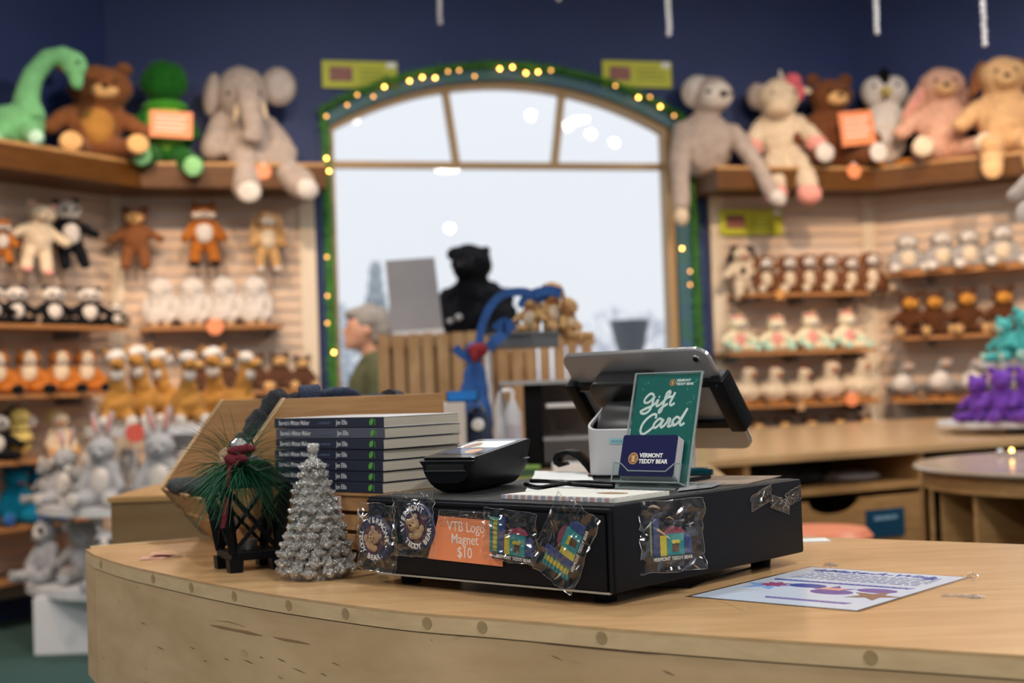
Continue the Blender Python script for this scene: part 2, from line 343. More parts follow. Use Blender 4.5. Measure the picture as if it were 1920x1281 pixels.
# ceiling spot fixtures: black can with a bright round lamp; seen mirrored in the window glass
canm = mat('fixture_black', (.01, .01, .01), .5); lampm = mat('spot_globe', (1, .93, .82), .4, emit=42)
def fixture(px, py, z, lab, r=.05):
    Yv = WM.to_3x3() @ V((0, 1, 0)); P = hit(px, py, WM.translation+Yv*.08, Yv); d = (P-CP).normalized(); d = d-Yv*2*d.dot(Yv); Q = P+d*((z-P.z)/d.z)
    t = thing('ceiling_spotlight', lab, 'light fixture', Matrix.Translation(Q)); part('globe', MB().ell(0, 0, 0, r, r, r), lampm, t, smooth=True)
    part('can', MB().lathe([(.03, .04), (.045, .05), (.045, .14), (0, .145)], 20), canm, t, smooth=True); part('stem', MB().tube([(0, 0, .14), (0, 0, CEIL-Q.z)], .008, 8), canm, t)
for px, py, z, l in ((665, 222, 3.8, 'ceiling spotlight behind the camera, mirrored in the left pane of the arch'), (995, 216, 3.8, 'ceiling spotlight mirrored in the middle pane of the arch'), (1064, 236, 3.8, 'ceiling spotlight mirrored beside the right bar of the arch'), (1108, 251, 3.75, 'ceiling spotlight mirrored near the middle of the right pane'), (1152, 268, 3.7, 'ceiling spotlight mirrored low in the right pane of the arch'), (843, 428, 2.75, 'low pendant spotlight mirrored in the big lower pane')):
    fixture(px, py, z, l)
# garland + fairy lights
gm = mat('garland_green', (.06, .26, .025), .6, var=.6, vs=14)
GP = []
for k in range(30): GP.append((gl-.03, zsill+(zs-zsill)*k/30))
ra = RAD+.10
for x, z in arch(60, ra): GP.append((x, z))
for k in range(30): GP.append((gr+.12, zs-(zs-zsill)*k/30))
mb = MB(); rg = random.Random(3)
for i, (x, z) in enumerate(GP[:-1]):
    x2, z2 = GP[i+1]; L = math.hypot(x2-x, z2-z)
    for k in range(int(L*420)):
        t = rg.random(); c = V((x+(x2-x)*t, -.05, z+(z2-z)*t)); d = V((rg.gauss(0, 1), rg.gauss(0, .8), rg.gauss(0, 1))).normalized(); l = rg.uniform(.025, .055)
        w = d.orthogonal().normalized()*.004; b0 = c+d*.005; mb.quad(b0-w, b0+w, c+d*l+w*.6, c+d*l-w*.6)
mb.tube([(x, -.05, z) for x, z in GP], .018, 6)
tag(link('tinsel_garland', mb.mesh('g'), gm, None, WM), 'green tinsel garland framing the arched window', 'garland')
bulbm = mat('warm_bulb', (1, .43, .09), .4, emit=20); bulbd = mat('dim_bulb', (1, .45, .12), .4, emit=4.5)
wire = mat('green_wire', (.02, .08, .02), .6)
t = thing('fairy_light_string', 'string of warm fairy lights woven through the garland round the arch', 'string lights', WM)
part('wire', MB().tube([(x, -.075, z) for x, z in GP], .003, 5), wire, t)
for i, (px, py, s) in enumerate([(612, 297, 1), (617, 321, 1), (613, 482, 0), (614, 555, 0), (614, 606, 0), (626, 661, 1), (651, 197, 0), (670, 178, 0), (700, 181, 0), (721, 163, .7), (768, 152, .8), (792, 145, .6), (816, 146, .6), (840, 134, 0), (861, 132, 0), (890, 143, 0),
        (937, 129, 1), (961, 126, 1), (986, 137, .8), (1009, 135, .9), (1033, 132, 0), (1154, 161, .5), (1197, 183, 1), (1219, 182, 0), (1238, 200, .8), (1264, 217, 0), (1279, 466, 1), (1294, 509, 0), (1294, 534, .4), (612, 218, 0)]):
    s_, z_ = wl('W', px, py, .085); link('bulb', MB().ell(s_, -.085, z_, .0085, .0085, .0085, u=8, v=6).mesh('b', smooth=True), bulbm if s > .55 else bulbd, t)
# yellow-green signs
ygm = mat('yellow_green_card', (.50, .52, .03), .5); pht = mat('photo_dark', (.28, .10, .08), .5, var=.7, vs=30)
def sign(w, x0, y0, x1, y1, off, lab, kind='sign_card', m=None, lines=True):
    a = wl(w, x0, y0, off); b = wl(w, x1, y1, off); s0, s1 = sorted((a[0], b[0])); z0, z1 = sorted((a[1], b[1]))
    t = thing(kind, lab, 'sign', WALL[w] @ Matrix.Translation((s0, -off, z0))); W_, H_ = s1-s0, z1-z0
    part('card', MB().box(0, W_, 0, .006, 0, H_), m or ygm, t)
    part('photo', MB().box(W_*.10, W_*.40, -.002, 0, H_*.25, H_*.78), pht, t)
    mb = MB()
    for k in range(3): mb.box(W_*.5, W_*(.9-.1*(k == 2)), -.002, 0, H_*(.28+.18*k), H_*(.34+.18*k))
    part('text_lines', mb, mat('olive_ink', (.25, .26, .03), .6), t)
    part('corner_sticker', MB().box(W_*.86, W_*.98, -.002, 0, H_*.78, H_*.97), wht, t)
    return t
sign('W', 603, 113, 746, 167, .02, 'yellow-green sign card with small photo on the wall left of the window arch')
sign('W', 1129, 113, 1260, 165, .02, 'yellow-green sign card with small photo on the wall right of the window arch')

# ---------------- ledge shelves, slatwall ----------------
OFF = .45
def mitre(side, off):     # point where the offset window-wall plane meets the offset side-wall plane
    A = WM; B = WALL[side]; ya = A.to_3x3() @ V((0, 1, 0)); yb = B.to_3x3() @ V((0, 1, 0)); pa = A.translation-ya*off; pb = B.translation-yb*off
    det = ya.x*yb.y-ya.y*yb.x; c1 = pa.dot(ya); c2 = pb.dot(yb); return V(((c1*yb.y-c2*ya.y)/det, (ya.x*c2-yb.x*c1)/det, 0))
mL = mitre('L', OFF); mR = mitre('R', OFF)
zl0 = wl('W', 300, 351, OFF)[1]; zl1 = zl0+.15
sl_end = wl('W', 603, 340, .2)[0]; sr_start = wl('W', 1316, 345, .2)[0]
def ledge(side, lab):
    if side == 'L':
        a = WM @ V((sl_end, -.0, 0)); b = WM @ V((sl_end, -OFF, 0)); e0 = LM @ V((-4.2, -OFF, 0)); e1 = LM @ V((-4.2, 0, 0)); poly = [a, b, mL, e0, e1, LC]
    else:
        a = WM @ V((sr_start, 0, 0)); b = WM @ V((sr_start, -OFF, 0)); e0 = RM @ V((3.2, -OFF, 0)); e1 = RM @ V((3.2, 0, 0)); poly = [a, b, mR, e0, e1, RC]
    t = thing('wall_ledge', lab, 'ledge')
    ctr = sum((V(p) for p in poly), V())/len(poly)
    part('fascia_board', MB().prism([(p.x, p.y) for p in poly], zl0, zl1-.02), ledgew, t)
    part('top_board', MB().prism([(p.x, p.y) for p in poly], zl1-.02, zl1), oak, t)
ledge('L', 'long dark wooden ledge high on the left walls carrying big plush animals'); ledge('R', 'long dark wooden ledge high on the right walls carrying big plush animals')
ZB, ZTOP = .12, zl0
def slatpanel(w, s0, s1, lab, post0=0, post1=0):
    t = thing('slat_panel', lab, 'slat wall', WALL[w] @ Matrix.Translation((s0, 0, 0))); L = s1-s0
    part('backing', MB().box(0, L, -.02, 0, ZB, ZTOP), slotm, t)
    mb = MB(); z = ZB
    while z < ZTOP-.01: mb.box(0, L, -.036, -.02, z, min(z+.062, ZTOP)); z += .0762
    part('slats', mb, cream, t)
    if post0: part('edge_post', MB().box(0, post0, -.05, 0, ZB, ZTOP), creamt, t)
    if post1: part('edge_post', MB().box(L-post1, L, -.05, 0, ZB, ZTOP), creamt, t)
    return t
slatpanel('W', sL, wl('W', 594, 560, .03)[0], 'cream slatted wall panel between the left corner and the window', .07, .10)
slatpanel('L', -4.3, 0, 'cream slatted wall panel on the angled wall at far left', 0, .05)
slatpanel('W', wl('W', 1335, 560, .03)[0], sR, 'cream slatted wall panel between the window and the right corner', .10, .06)
slatpanel('R', 0, 3.3, 'cream slatted wall panel on the angled wall at far right', .07, 0)
SHD = .34; grb = mat('grey_bracket', (.20, .20, .21), .5); shelfw = wood('shelf_wood', (.42, .20, .075), (.32, .14, .05), (1, 1, 8), .4, 4)
def shelf(w, s0, s1, px, py, lab):
    z = wl(w, px, py, SHD)[1]
    t = thing('wall_shelf', lab, 'shelf', WALL[w] @ Matrix.Translation((s0, -.036, z-.02)), None); L = s1-s0
    part('board', MB().box(0, L, -SHD+.036, 0, 0, .022), shelfw, t)
    for q in (.08, .5, .92): part('bracket', MB().box(L*q-.006, L*q+.006, -SHD+.12, 0, -.05, 0), grb, t)
    return z
def ws(w, px, py=560, off=SHD): return wl(w, px, py, off)[0]
zA = shelf('W', ws('W', 262)+.0, ws('W', 530), 400, 611, 'brown shelf left of the window holding four white shaggy plush')
zA2 = shelf('L', -3.6, ws('L', 236), 120, 610, 'brown shelf on the far left wall holding seated pandas')
zB = shelf('W', ws('W', 262), ws('W', 575), 420, 735, 'lower brown shelf left of the window holding brown monkeys')
zB2 = shelf('L', -3.6, ws('L', 236), 120, 738, 'lower brown shelf on the far left wall holding orange foxes')
zC2 = shelf('L', -3.6, ws('L', 200), 30, 865, 'third brown shelf on the far left wall above the blue plush'); zD2 = shelf('L', -3.6, ws('L', 200), 30, 990, 'fourth brown shelf on the far left wall under the blue plush'); zE2 = shelf('L', -3.6, ws('L', 200), 40, 1088, 'lowest brown shelf on the far left wall near the floor')
zF = shelf('W', ws('W', 1400), ws('W', 1632), 1560, 548, 'upper shelf right of the window holding the spotted puppies')
zG = shelf('W', ws('W', 1365), ws('W', 1640), 1500, 658, 'middle shelf right of the window holding pastel unicorns')
zH = shelf('W', ws('W', 1380), ws('W', 1640), 1500, 757, 'lower shelf right of the window holding white hens')
zI = shelf('R', ws('R', 1664), 3.1, 1790, 505, 'upper shelf on the far right wall holding grey owls'); zJ = shelf('R', ws('R', 1664), 3.1, 1790, 628, 'middle shelf on the far right wall holding dark brown bears')
zK = shelf('R', ws('R', 1664), 3.1, 1790, 748, 'lower shelf on the far right wall holding grey geese')
# ======================= COUNTER =======================
fr_px = [(160, 1030), (176, 1041), (230, 1058), (300, 1074), (390, 1093), (490, 1111), (593, 1126), (700, 1140), (785, 1149), (880, 1156), (960, 1162), (1160, 1179), (1310, 1190), (1500, 1203), (1700, 1215), (1920, 1229), (2150, 1243)]
fr = [onz(x, y, T) for x, y in fr_px]
def densify(pts, n=6):
    o = []
    for i in range(len(pts)-1):
        p0 = pts[max(i-1, 0)]; p1 = pts[i]; p2 = pts[i+1]; p3 = pts[min(i+2, len(pts)-1)]
        for k in range(n):
            t = k/n; o.append(.5*((2*p1)+(-p0+p2)*t+(2*p0-5*p1+4*p2-p3)*t*t+(-p0+3*p1-3*p2+p3)*t**3))
    return o+[pts[-1]]
back = [V((1.35, 1.52, 0)), onz(1920, 1021, T), onz(1700, 1013, T), onz(1509, 1006, T), V((.20, 2.36, 0)), V((-.05, 2.56, 0)), V((-.32, 2.66, 0)), onz(375, 1012, T)]
out = [(p.x, p.y) for p in [fr[0]]+densify(fr[1:])] + [(p.x, p.y) for p in back]
ct = thing('sales_counter', 'long curved maple sales counter with round dowel plugs along its front edge', 'counter')
CTH = .021
part('counter_top', MB().prism(out, T-.003, T), maple, ct)
def ribbon(pts, z0, z1, th, mb=None):          # a bent board following the counter's front, th thick towards the back
    mb = mb or MB(); n = len(pts); q = []
    for i, p in enumerate(pts):
        a = pts[max(i-1, 0)]; b = pts[min(i+1, n-1)]; d = V((b.x-a.x, b.y-a.y, 0)).normalized(); q.append(V((p.x-d.y*th, p.y+d.x*th, 0)))
    vs = [[mb.b.verts.new((p.x, p.y, z)) for z in (z0, z1)] + [mb.b.verts.new((w.x, w.y, z)) for z in (z1, z0)] for p, w in zip(pts, q)]
    for r0, r1 in zip(vs, vs[1:]):
        for k in range(4): mb.b.faces.new((r0[k], r0[(k+1) % 4], r1[(k+1) % 4], r1[k]))
    mb.b.faces.new(vs[0]); mb.b.faces.new(vs[-1][::-1]); return mb
frd = densify(fr[1:])
inset = [V((p.x, p.y+.0015, 0)) for p in frd]
part('edge_band', ribbon(frd, T-CTH, T-.0032, .02), maplee, ct)
fp = ribbon(inset, T-.208, T-CTH-.0015, .02)
part('front_panel', fp, maplef, ct)
# left end: short return of the band and of the panel
e0, e1 = fr[1], onz(160, 1030, T)
part('end_panel', ribbon([onz(375, 1012, T), e1, e0], T-.208, T-CTH-.001, .02), maplef, ct); part('edge_band', ribbon([onz(375, 1012, T), e1, e0], T-CTH, T-.0032, .02), maplee, ct)
part('plinth', MB().prism([(p.x*.93, p.y+.14) for p in frd[::4]]+[(p.x*.93, p.y-.06) for p in back], 0, T-.2), mat('plinth_dark', (.02, .035, .035), .8), ct)
part('edge_strip', ribbon([onz(172, 1029, T)+V((0, -.004, 0)), onz(374, 1013, T)+V((0, -.004, 0))], T, T+.0035, .012), maplee, ct)
# dowel plugs set in the band
for (px, py) in ((190, 1056), (283, 1081), (351, 1095), (435, 1110), (535, 1126), (654, 1141), (795, 1157), (905, 1166), (1135, 1190), (1640, 1228)):
    best = min(range(len(frd)-1), key=lambda i: abs(((frd[i]-CP).dot(CR)/(frd[i]-CP).dot(_f))*F+960-px)); p = frd[best]; d = (frd[best+1]-frd[best-1]).normalized()
    N = V((d.y, -d.x, 0)); M = ZF(V((p.x, p.y, T-CTH/2))+N*.0002, d, N); link('dowel_plug', MB().prism(ellpoly(.0066, .0066, 20), -.001, .0004).mesh('d'), plug, ct, M)
# scratches and a gouge on the front panel
def onpanel(px):
    best = min(range(1, len(inset)-1), key=lambda i: abs(((inset[i]-CP).dot(CR)/(inset[i]-CP).dot(_f))*F+960-px)); return best
scr = mat('scratch_brown', (.30, .17, .08), .7); scd = mat('scratch_dark', (.17, .09, .045), .7)
def scratch(pts, wd, m):
    mb = MB(); P = []
    for px, py in pts:
        i = onpanel(px); p = inset[i]; d = (inset[i+1]-inset[i-1]).normalized(); N = V((d.y, -d.x, 0)); P.append(hit(px, py, V((p.x, p.y, 0)), N)+N*.0004)
    n = len(P)
    L = [p+V((0, 0, wd*(0.15 if i in (0, n-1) else random.uniform(.6, 1.2)))) for i, p in enumerate(P)]; Q = [p-V((0, 0, wd*(0.15 if i in (0, n-1) else random.uniform(.6, 1.2)))) for i, p in enumerate(P)]
    for i in range(n-1): mb.quad(L[i], L[i+1], Q[i+1], Q[i])
    part('scratch', mb, m, ct)
scratch([(395, 1172), (415, 1176), (440, 1181), (465, 1186), (492, 1192)], .0017, scr); scratch([(512, 1194), (530, 1198), (560, 1204), (582, 1208)], .0014, scr)
scratch([(400, 1163), (430, 1166), (462, 1176)], .0006, scr)
for x, y, l in ((420, 1234, 10), (455, 1236, 22), (486, 1231, 8), (519, 1234, 18), (622, 1242, 16), (548, 1252, 26), (293, 1212, 16), (356, 1213, 10), (381, 1238, 8), (262, 1166, 12), (520, 1268, 12), (985, 1214, 20), (1030, 1228, 26), (600, 1262, 14), (193, 1235, 4), (1240, 1256, 26), (808, 1200, 3)):
    scratch([(x, y), (x+l*.5, y+l*.2), (x+l, y+l*.42)], .0006, scd)
scratch([(1010, 1207), (1060, 1211), (1120, 1217), (1180, 1222), (1240, 1228)], .0007, scd)
# fine marks on the top
for (x, y, l, a) in ((1400, 1135, 10, 8), (1450, 1130, 30, 16), (1340, 1122, 60, 26), (700, 1120, 30, 3)):
    p = onz(x, y, T+.0002); q = onz(x+l, y+a, T+.0002); d = (q-p).normalized(); w = V((-d.y, d.x, 0))*.0005; link('surface_scratch', MB().quad(p-w, q-w*.3, q+w*.3, p+w).mesh('s'), scr, ct)
# ======================= CASH DRAWER =======================
O = V((-.1971, 1.8205, T)); BX = V((.7493, -.6623, 0)); BM = frame(O, BX, Z=(0, 0, 1)); BW, BD, BZ0, BZ1 = .4007, .4134, .015, .112
BI = BM.inverted()
def bl(px, py, z=BZ1):            # a photo position on the drawer's top -> drawer frame
    q = BI @ onz(px, py, T+z); return q.x, q.y
def bf(px, py, off=0):            # ... on its front
    q = BI @ hit(px, py, O - (BM.to_3x3() @ V((0, 1, 0)))*off, BM.to_3x3() @ V((0, 1, 0))); return q.x, q.z
def bs(px, py):                   # ... on its right side
    q = BI @ hit(px, py, BM @ V((BW, 0, 0)), BX); return q.y, q.z
dr = thing('cash_drawer', 'black steel cash drawer box standing on four feet on the counter', 'cash drawer', BM)
part('case', MB().box(0, BW, .004, BD, BZ0, BZ1), blkmet, dr, bevel=.003, smooth=True)
part('front_panel', MB().box(.012, BW-.010, -.001, .006, BZ0+.002, BZ1-.011), blkmet, dr, bevel=.0018, smooth=True)
part('front_rim', MB().box(.003, BW-.002, .0, .006, BZ1-.0085, BZ1-.0035).box(BW-.007, BW-.003, .0, .006, BZ0, BZ1-.006), blkmet, dr, bevel=.0015)
part('trim_strip', MB().box(.02, BW-.006, -.0012, .004, BZ0-.0012, BZ0+.0008), mat('clear_edge_strip', (.35, .33, .28), .25), dr)
for x, y in ((.045, .035), (BW-.04, .035), (.045, BD-.045), (BW-.04, BD-.045)):
    part('foot', MB().lathe([(0, 0), (.0125, 0), (.015, .0155), (0, .0155)], 20, M=Matrix.Translation((x, y, 0))), blk, dr, smooth=True)
part('top_texture', MB().box(.006, BW-.006, .01, BD-.006, BZ1, BZ1+.0004), mat('black_pebbled', (.015, .016, .017), .35, bump=.5, bs=700), dr)
# black tray/board and dark film under the drawer
x_, y_ = 0, 0
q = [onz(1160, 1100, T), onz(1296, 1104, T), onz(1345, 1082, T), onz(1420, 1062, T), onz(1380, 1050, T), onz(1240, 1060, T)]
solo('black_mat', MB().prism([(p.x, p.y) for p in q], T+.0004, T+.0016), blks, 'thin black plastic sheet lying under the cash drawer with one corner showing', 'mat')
# ======================= things taped to the drawer =======================
glintm = clear('film_glint', (.95, .95, .97), .55, .25)
def film(name, w, h, par, M, seed=0, amp=.004, nx=22, ny=26, mt=None, fr_=14, bulge=.0):
    mb = MB(); G = []
    for j in range(ny+1):
        row = []
        for i in range(nx+1):
            u, v = i/nx, j/ny; p = V((u*fr_*.35, v*fr_*.3, seed*3.7)); z = (abs(noise.noise(p))*1.6+abs(noise.noise(p*2.3))*.8)*amp
            z += bulge*math.sin(PI*u)*math.sin(PI*v); ed = noise.noise(V((u*3+seed, v*3, 5)))*.05
            row.append(mb.b.verts.new(((u-.5)*w*(1+ed), (v-.5)*h*(1+ed), z)))
        G.append(row)
    for j in range(ny):
        for i in range(nx): mb.b.faces.new((G[j][i], G[j][i+1], G[j+1][i+1], G[j+1][i]))
    rim = [G[0][i].co.copy() for i in range(nx+1)]+[G[j][nx].co.copy() for j in range(1, ny+1)]+[G[ny][i].co.copy() for i in range(nx-1, -1, -1)]+[G[j][0].co.copy() for j in range(ny-1, 0, -1)]
    g2 = [[v.co.copy() for v in r_] for r_ in G]; me = mb.mesh(name, smooth=True, ang=22); o = link(name, me, mt or clearf, par, M)
    if not mt:
        k = MB(); k.tube(rim, .00022, 4, closed=True); link('bag_seam' if par else 'film_edge', k.mesh('seam'), glintm, o)
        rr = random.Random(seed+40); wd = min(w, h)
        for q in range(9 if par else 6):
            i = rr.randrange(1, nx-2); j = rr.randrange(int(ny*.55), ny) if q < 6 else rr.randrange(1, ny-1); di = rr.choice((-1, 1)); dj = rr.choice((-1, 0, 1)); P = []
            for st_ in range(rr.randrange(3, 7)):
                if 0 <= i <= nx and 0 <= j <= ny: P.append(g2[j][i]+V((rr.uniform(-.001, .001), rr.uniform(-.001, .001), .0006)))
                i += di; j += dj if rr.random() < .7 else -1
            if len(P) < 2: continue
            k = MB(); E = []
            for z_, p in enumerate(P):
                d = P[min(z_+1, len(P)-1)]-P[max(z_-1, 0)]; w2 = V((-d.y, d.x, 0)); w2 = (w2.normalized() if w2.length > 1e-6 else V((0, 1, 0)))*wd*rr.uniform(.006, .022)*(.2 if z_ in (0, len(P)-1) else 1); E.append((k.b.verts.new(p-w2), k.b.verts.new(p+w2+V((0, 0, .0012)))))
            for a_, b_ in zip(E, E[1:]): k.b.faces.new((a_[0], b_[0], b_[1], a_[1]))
            link('crease_glint', k.mesh('crease_glint'), glintm, o)  # extra glossy strip added along a fold to give the film white glints
    return o
BN = -(BM.to_3x3() @ V((0, 1, 0)))
def frontM(px, py, lift=.001, rot=0):   # frame lying on the drawer front, local x to the right, y up, z towards the viewer
    x, z = bf(px, py); return BM @ Matrix(((1, 0, 0, x), (0, 0, -1, -lift), (0, 1, 0, z), (0, 0, 0, 1))) @ Matrix.Rotation(R(rot), 4, 'Z')
navyp = mat('badge_navy', (.018, .024, .07), .4); navy2 = mat('card_navy', (.012, .014, .075), .25); furt = mat('tan_fur', (.60, .40, .235), .9, var=.2, vs=400, bump=.6, bs=900)
redm = mat('badge_red', (.30, .03, .04), .5); eyeb = mat('eye_black', (.005, .005, .005), .2)
def bearhead(par, M, s, body=True):       # small generic bear printed in relief on badges
    g = thing if False else None
    mb = MB().ell(0, 0, .0, s, s*.92, s*.35).ell(-s*.8, s*.75, 0, s*.36, s*.36, s*.2).ell(s*.8, s*.75, 0, s*.36, s*.36, s*.2).ell(0, -s*.25, s*.22, s*.45, s*.36, s*.3)
    if body: mb.ell(0, -s*1.35, -s*.05, s*.95, s*.62, s*.25).ell(-s*1.05, -s*1.1, 0, s*.4, s*.5, s*.22, (0, 0, 30)).ell(s*1.05, -s*1.1, 0, s*.4, s*.5, s*.22, (0, 0, -30))
    h = link('bear_relief', mb.mesh('bear', smooth=True, ang=80), furt, par, M)
    link('bear_face', MB().ell(-s*.36, s*.12, s*.36, s*.10, s*.10, s*.06, u=10, v=6).ell(s*.36, s*.12, s*.36, s*.10, s*.10, s*.06, u=10, v=6).ell(0, -s*.1, s*.52, s*.15, s*.11, s*.08, u=10, v=6).mesh('f'), eyeb, h)
def badge(px, py, rot, bagrot, w, h, seed, lab, bag=(0, 0)):
    M = frontM(px, py, .002); t = thing('badge_magnet', lab, 'magnet', M, 'round badge magnets in clear bags')
    r = .0298; RM_ = Matrix.Rotation(R(rot), 4, 'Z')
    link('disc', MB().lathe([(0, 0), (r, 0), (r*1.01, .003), (r*.97, .0052), (0, .0055)], 48).mesh('disc', smooth=True), navyp, t)
    link('inner_disc', MB().prism(ellpoly(r*.62, r*.62, 36), .0055, .0058).mesh('i'), mat('badge_plaid', (.03, .035, .09), .5, var=.8, vs=120, col2=(.16, .02, .03)), t)
    S = RM_ @ Matrix.Translation((0, 0, .0059))
    arctext('VERMONT', .0098, r*.80, 154, 26, wht, 'lettering', t, S, bold=.00025); arctext('TEDDY BEAR.', .0094, r*.80, 192, 348, wht, 'lettering', t, S, inner=True, bold=.00025)
    bearhead(t, S @ Matrix.Translation((0, r*.14, .002)), r*.33)
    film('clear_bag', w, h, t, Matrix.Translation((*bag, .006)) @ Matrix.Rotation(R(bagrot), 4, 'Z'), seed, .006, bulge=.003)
badge(709, 1010, -38, -3, .070, .086, 1, 'round bear badge magnet in a clear bag, leftmost on the cash drawer front', (.010, .003)); badge(788, 988, 28, 1, .074, .080, 2, 'round bear badge magnet in a clear bag beside the orange price card', (.0, .004))
# orange price card
x0, z1 = bf(826, 967); x1, z0 = bf(946, 1062); xb, zb = bf(806, 1047); xc, zc_ = bf(925, 977)
t = thing('price_card', 'orange price card taped to the cash drawer front between the bagged magnets', 'price card', BM)
m1 = Matrix(((1, 0, 0, 0), (0, 0, 1, 0), (0, 1, 0, 0), (0, 0, 0, 1)))
part('card', MB().prism([(xb, zb), (x1, z0), (xc+.014, zc_), (x0, z1)], -.0035, -.0025, M=m1), orange, t)
pinkw = mat('price_ink', (.86, .74, .68), .5)
for s_, px, py, sz in (('VTB Logo', 877, 989, .0165), ('Magnet', 875, 1012, .0165), ('$10', 875, 1037, .0175)):
    x, z = bf(px, py); link('lettering', textmesh(s_, sz*1.04, sx=.90, bold=.00008, ext=.0001), pinkw, t, Matrix(((1, 0, 0, x), (0, 0, -1, -.0037), (0, 1, 0, z), (0, 0, 0, 1))) @ Matrix.Rotation(R(-1), 4, 'Z'))
film('clear_tape', .085, .018, t, BI @ frontM(875, 972, .0042), 7, .0022)
# house shaped magnets
teal = mat('house_teal', (.02, .25, .28), .35); yel = mat('house_yellow', (.55, .48, .06), .35); blu = mat('house_blue', (.03, .05, .18), .35); mar = mat('house_maroon', (.22, .03, .07), .4); dkb = mat('house_black', (.012, .012, .015), .4); brn = mat('house_brown', (.10, .04, .02), .4)
def house(px, py, rot, lab, M=None, bagwh=(.088, .075), s=1, seed=3, bag=(0, .006)):
    M = M or frontM(px, py, .002, rot); t = thing('house_magnet', lab, 'magnet', M @ Matrix.Scale(s, 4), 'house shaped magnets in clear bags')
    P = lambda n, poly, z, m: part(n, MB().prism(poly, .0, z), m, t)
    P('base_bar', [(-.030, -.024), (.036, -.024), (.036, -.017), (-.030, -.017)], .005, dkb)
    link('lettering', textmesh('VERMONT TEDDY BEAR', .0056, sx=.88), wht, t, Matrix.Translation((.004, -.0205, .0052)))
    P('side_wing', [(-.036, -.017), (-.022, -.017), (-.022, .024), (-.036, .024)], .003, teal)
    P('wing_stripe', [(-.030, -.015), (-.024, -.015), (-.024, .022), (-.030, .022)], .0036, yel)
    mb = MB()
    for k in range(7): mb.box(-.036, -.022, -.0132+.0055*k, -.0126+.0055*k, .0036, .0039)
    part('grid_lines', mb, dkb, t)
    P('tower', [(-.021, -.017), (-.013, -.017), (-.013, .026), (-.021, .026)], .004, blu)
    P('wall_panel', [(-.012, -.017), (-.003, -.017), (-.003, .006), (-.012, .006)], .0038, yel)
    P('house_front', [(-.003, -.017), (.020, -.017), (.020, .008), (-.003, .008)], .0046, teal)
    P('gable', [(-.006, .008), (.022, .008), (.017, .0135), (.008, .016), (-.001, .0135)], .005, mar)
    P('doorway', [(.004, -.013), (.0125, -.013), (.0125, -.003), (.004, -.003)], .0052, brn)
    part('awning', MB().prism(ellpoly(.0032, .0022, 12, .0055, -.0015), .004, .0062).prism(ellpoly(.0032, .0022, 12, .011, -.0015), .004, .0062), yel, t)
    P('annex', [(.021, -.016), (.031, -.016), (.031, .001), (.026, .006), (.021, .004)], .0036, blu)
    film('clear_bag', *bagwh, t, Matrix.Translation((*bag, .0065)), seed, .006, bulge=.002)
house(966, 1013, -4, 'house shaped magnet in a clear bag, upright beside the orange price card', bagwh=(.082, .060), bag=(.0, .006)); house(1068, 1022, 62, 'house shaped magnet in a clear bag, tilted, nearest the drawer corner', bagwh=(.096, .068), seed=4, bag=(.004, 0))
y, z = bs(1243, 1013)
MS = BM @ Matrix(((0, 0, 1, BW+.006), (1, 0, 0, y), (0, 1, 0, z), (0, 0, 0, 1))) @ Matrix.Rotation(R(-22), 4, 'Y')
house(0, 0, 0, 'faded house shaped magnet in a clear bag on the right side of the cash drawer', M=MS, bagwh=(.088, .082), seed=5)
for i, (px, py, w, h, r_) in enumerate(((1425, 934, .050, .020, 14), (1460, 946, .045, .016, -16), (1485, 930, .040, .018, 12))):
    y, z = bs(px, py); M = BM @ Matrix(((0, 0, 1, BW+.0008), (1, 0, 0, y), (0, 1, 0, z), (0, 0, 0, 1))) @ Matrix.Rotation(R(r_), 4, 'Z')
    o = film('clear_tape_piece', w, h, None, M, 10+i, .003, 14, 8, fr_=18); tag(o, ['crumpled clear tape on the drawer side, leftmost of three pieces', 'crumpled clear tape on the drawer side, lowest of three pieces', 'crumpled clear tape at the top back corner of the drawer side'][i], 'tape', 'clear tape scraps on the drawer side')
# ======================= BOOKS =======================
KA = .8536; KX = V((math.cos(KA-PI/2), math.sin(KA-PI/2), 0)); KY = V((math.cos(KA), math.sin(KA), 0)); kc = V((-.1809, 1.9155, 0)); KZ = .1078+T
cov = mat('book_cover_navy', (.022, .026, .050), .35); cov2 = mat('book_cover_faded', (.085, .09, .125), .35); pages = mat('page_block', (.44, .40, .33), .85, var=.25, vs=8, vscale=(1, 1, 160)); covw = mat('book_cover_top', (.60, .60, .62), .3)
leafm = mat('leaf_green', (.10, .36, .06), .5); ink = mat('spine_ink', (.60, .61, .64), .5); inkd = mat('spine_ink_blue', (.12, .16, .28), .5)
bl_l, bl_w, bl_t = .229, .152, .0142; names = ['topmost', 'second from the top', 'third from the top', 'fourth from the top', 'fifth from the top', 'sixth from the top', 'lowest']
jx = [0, .003, .002, -.001, -.002, -.0035, -.003]
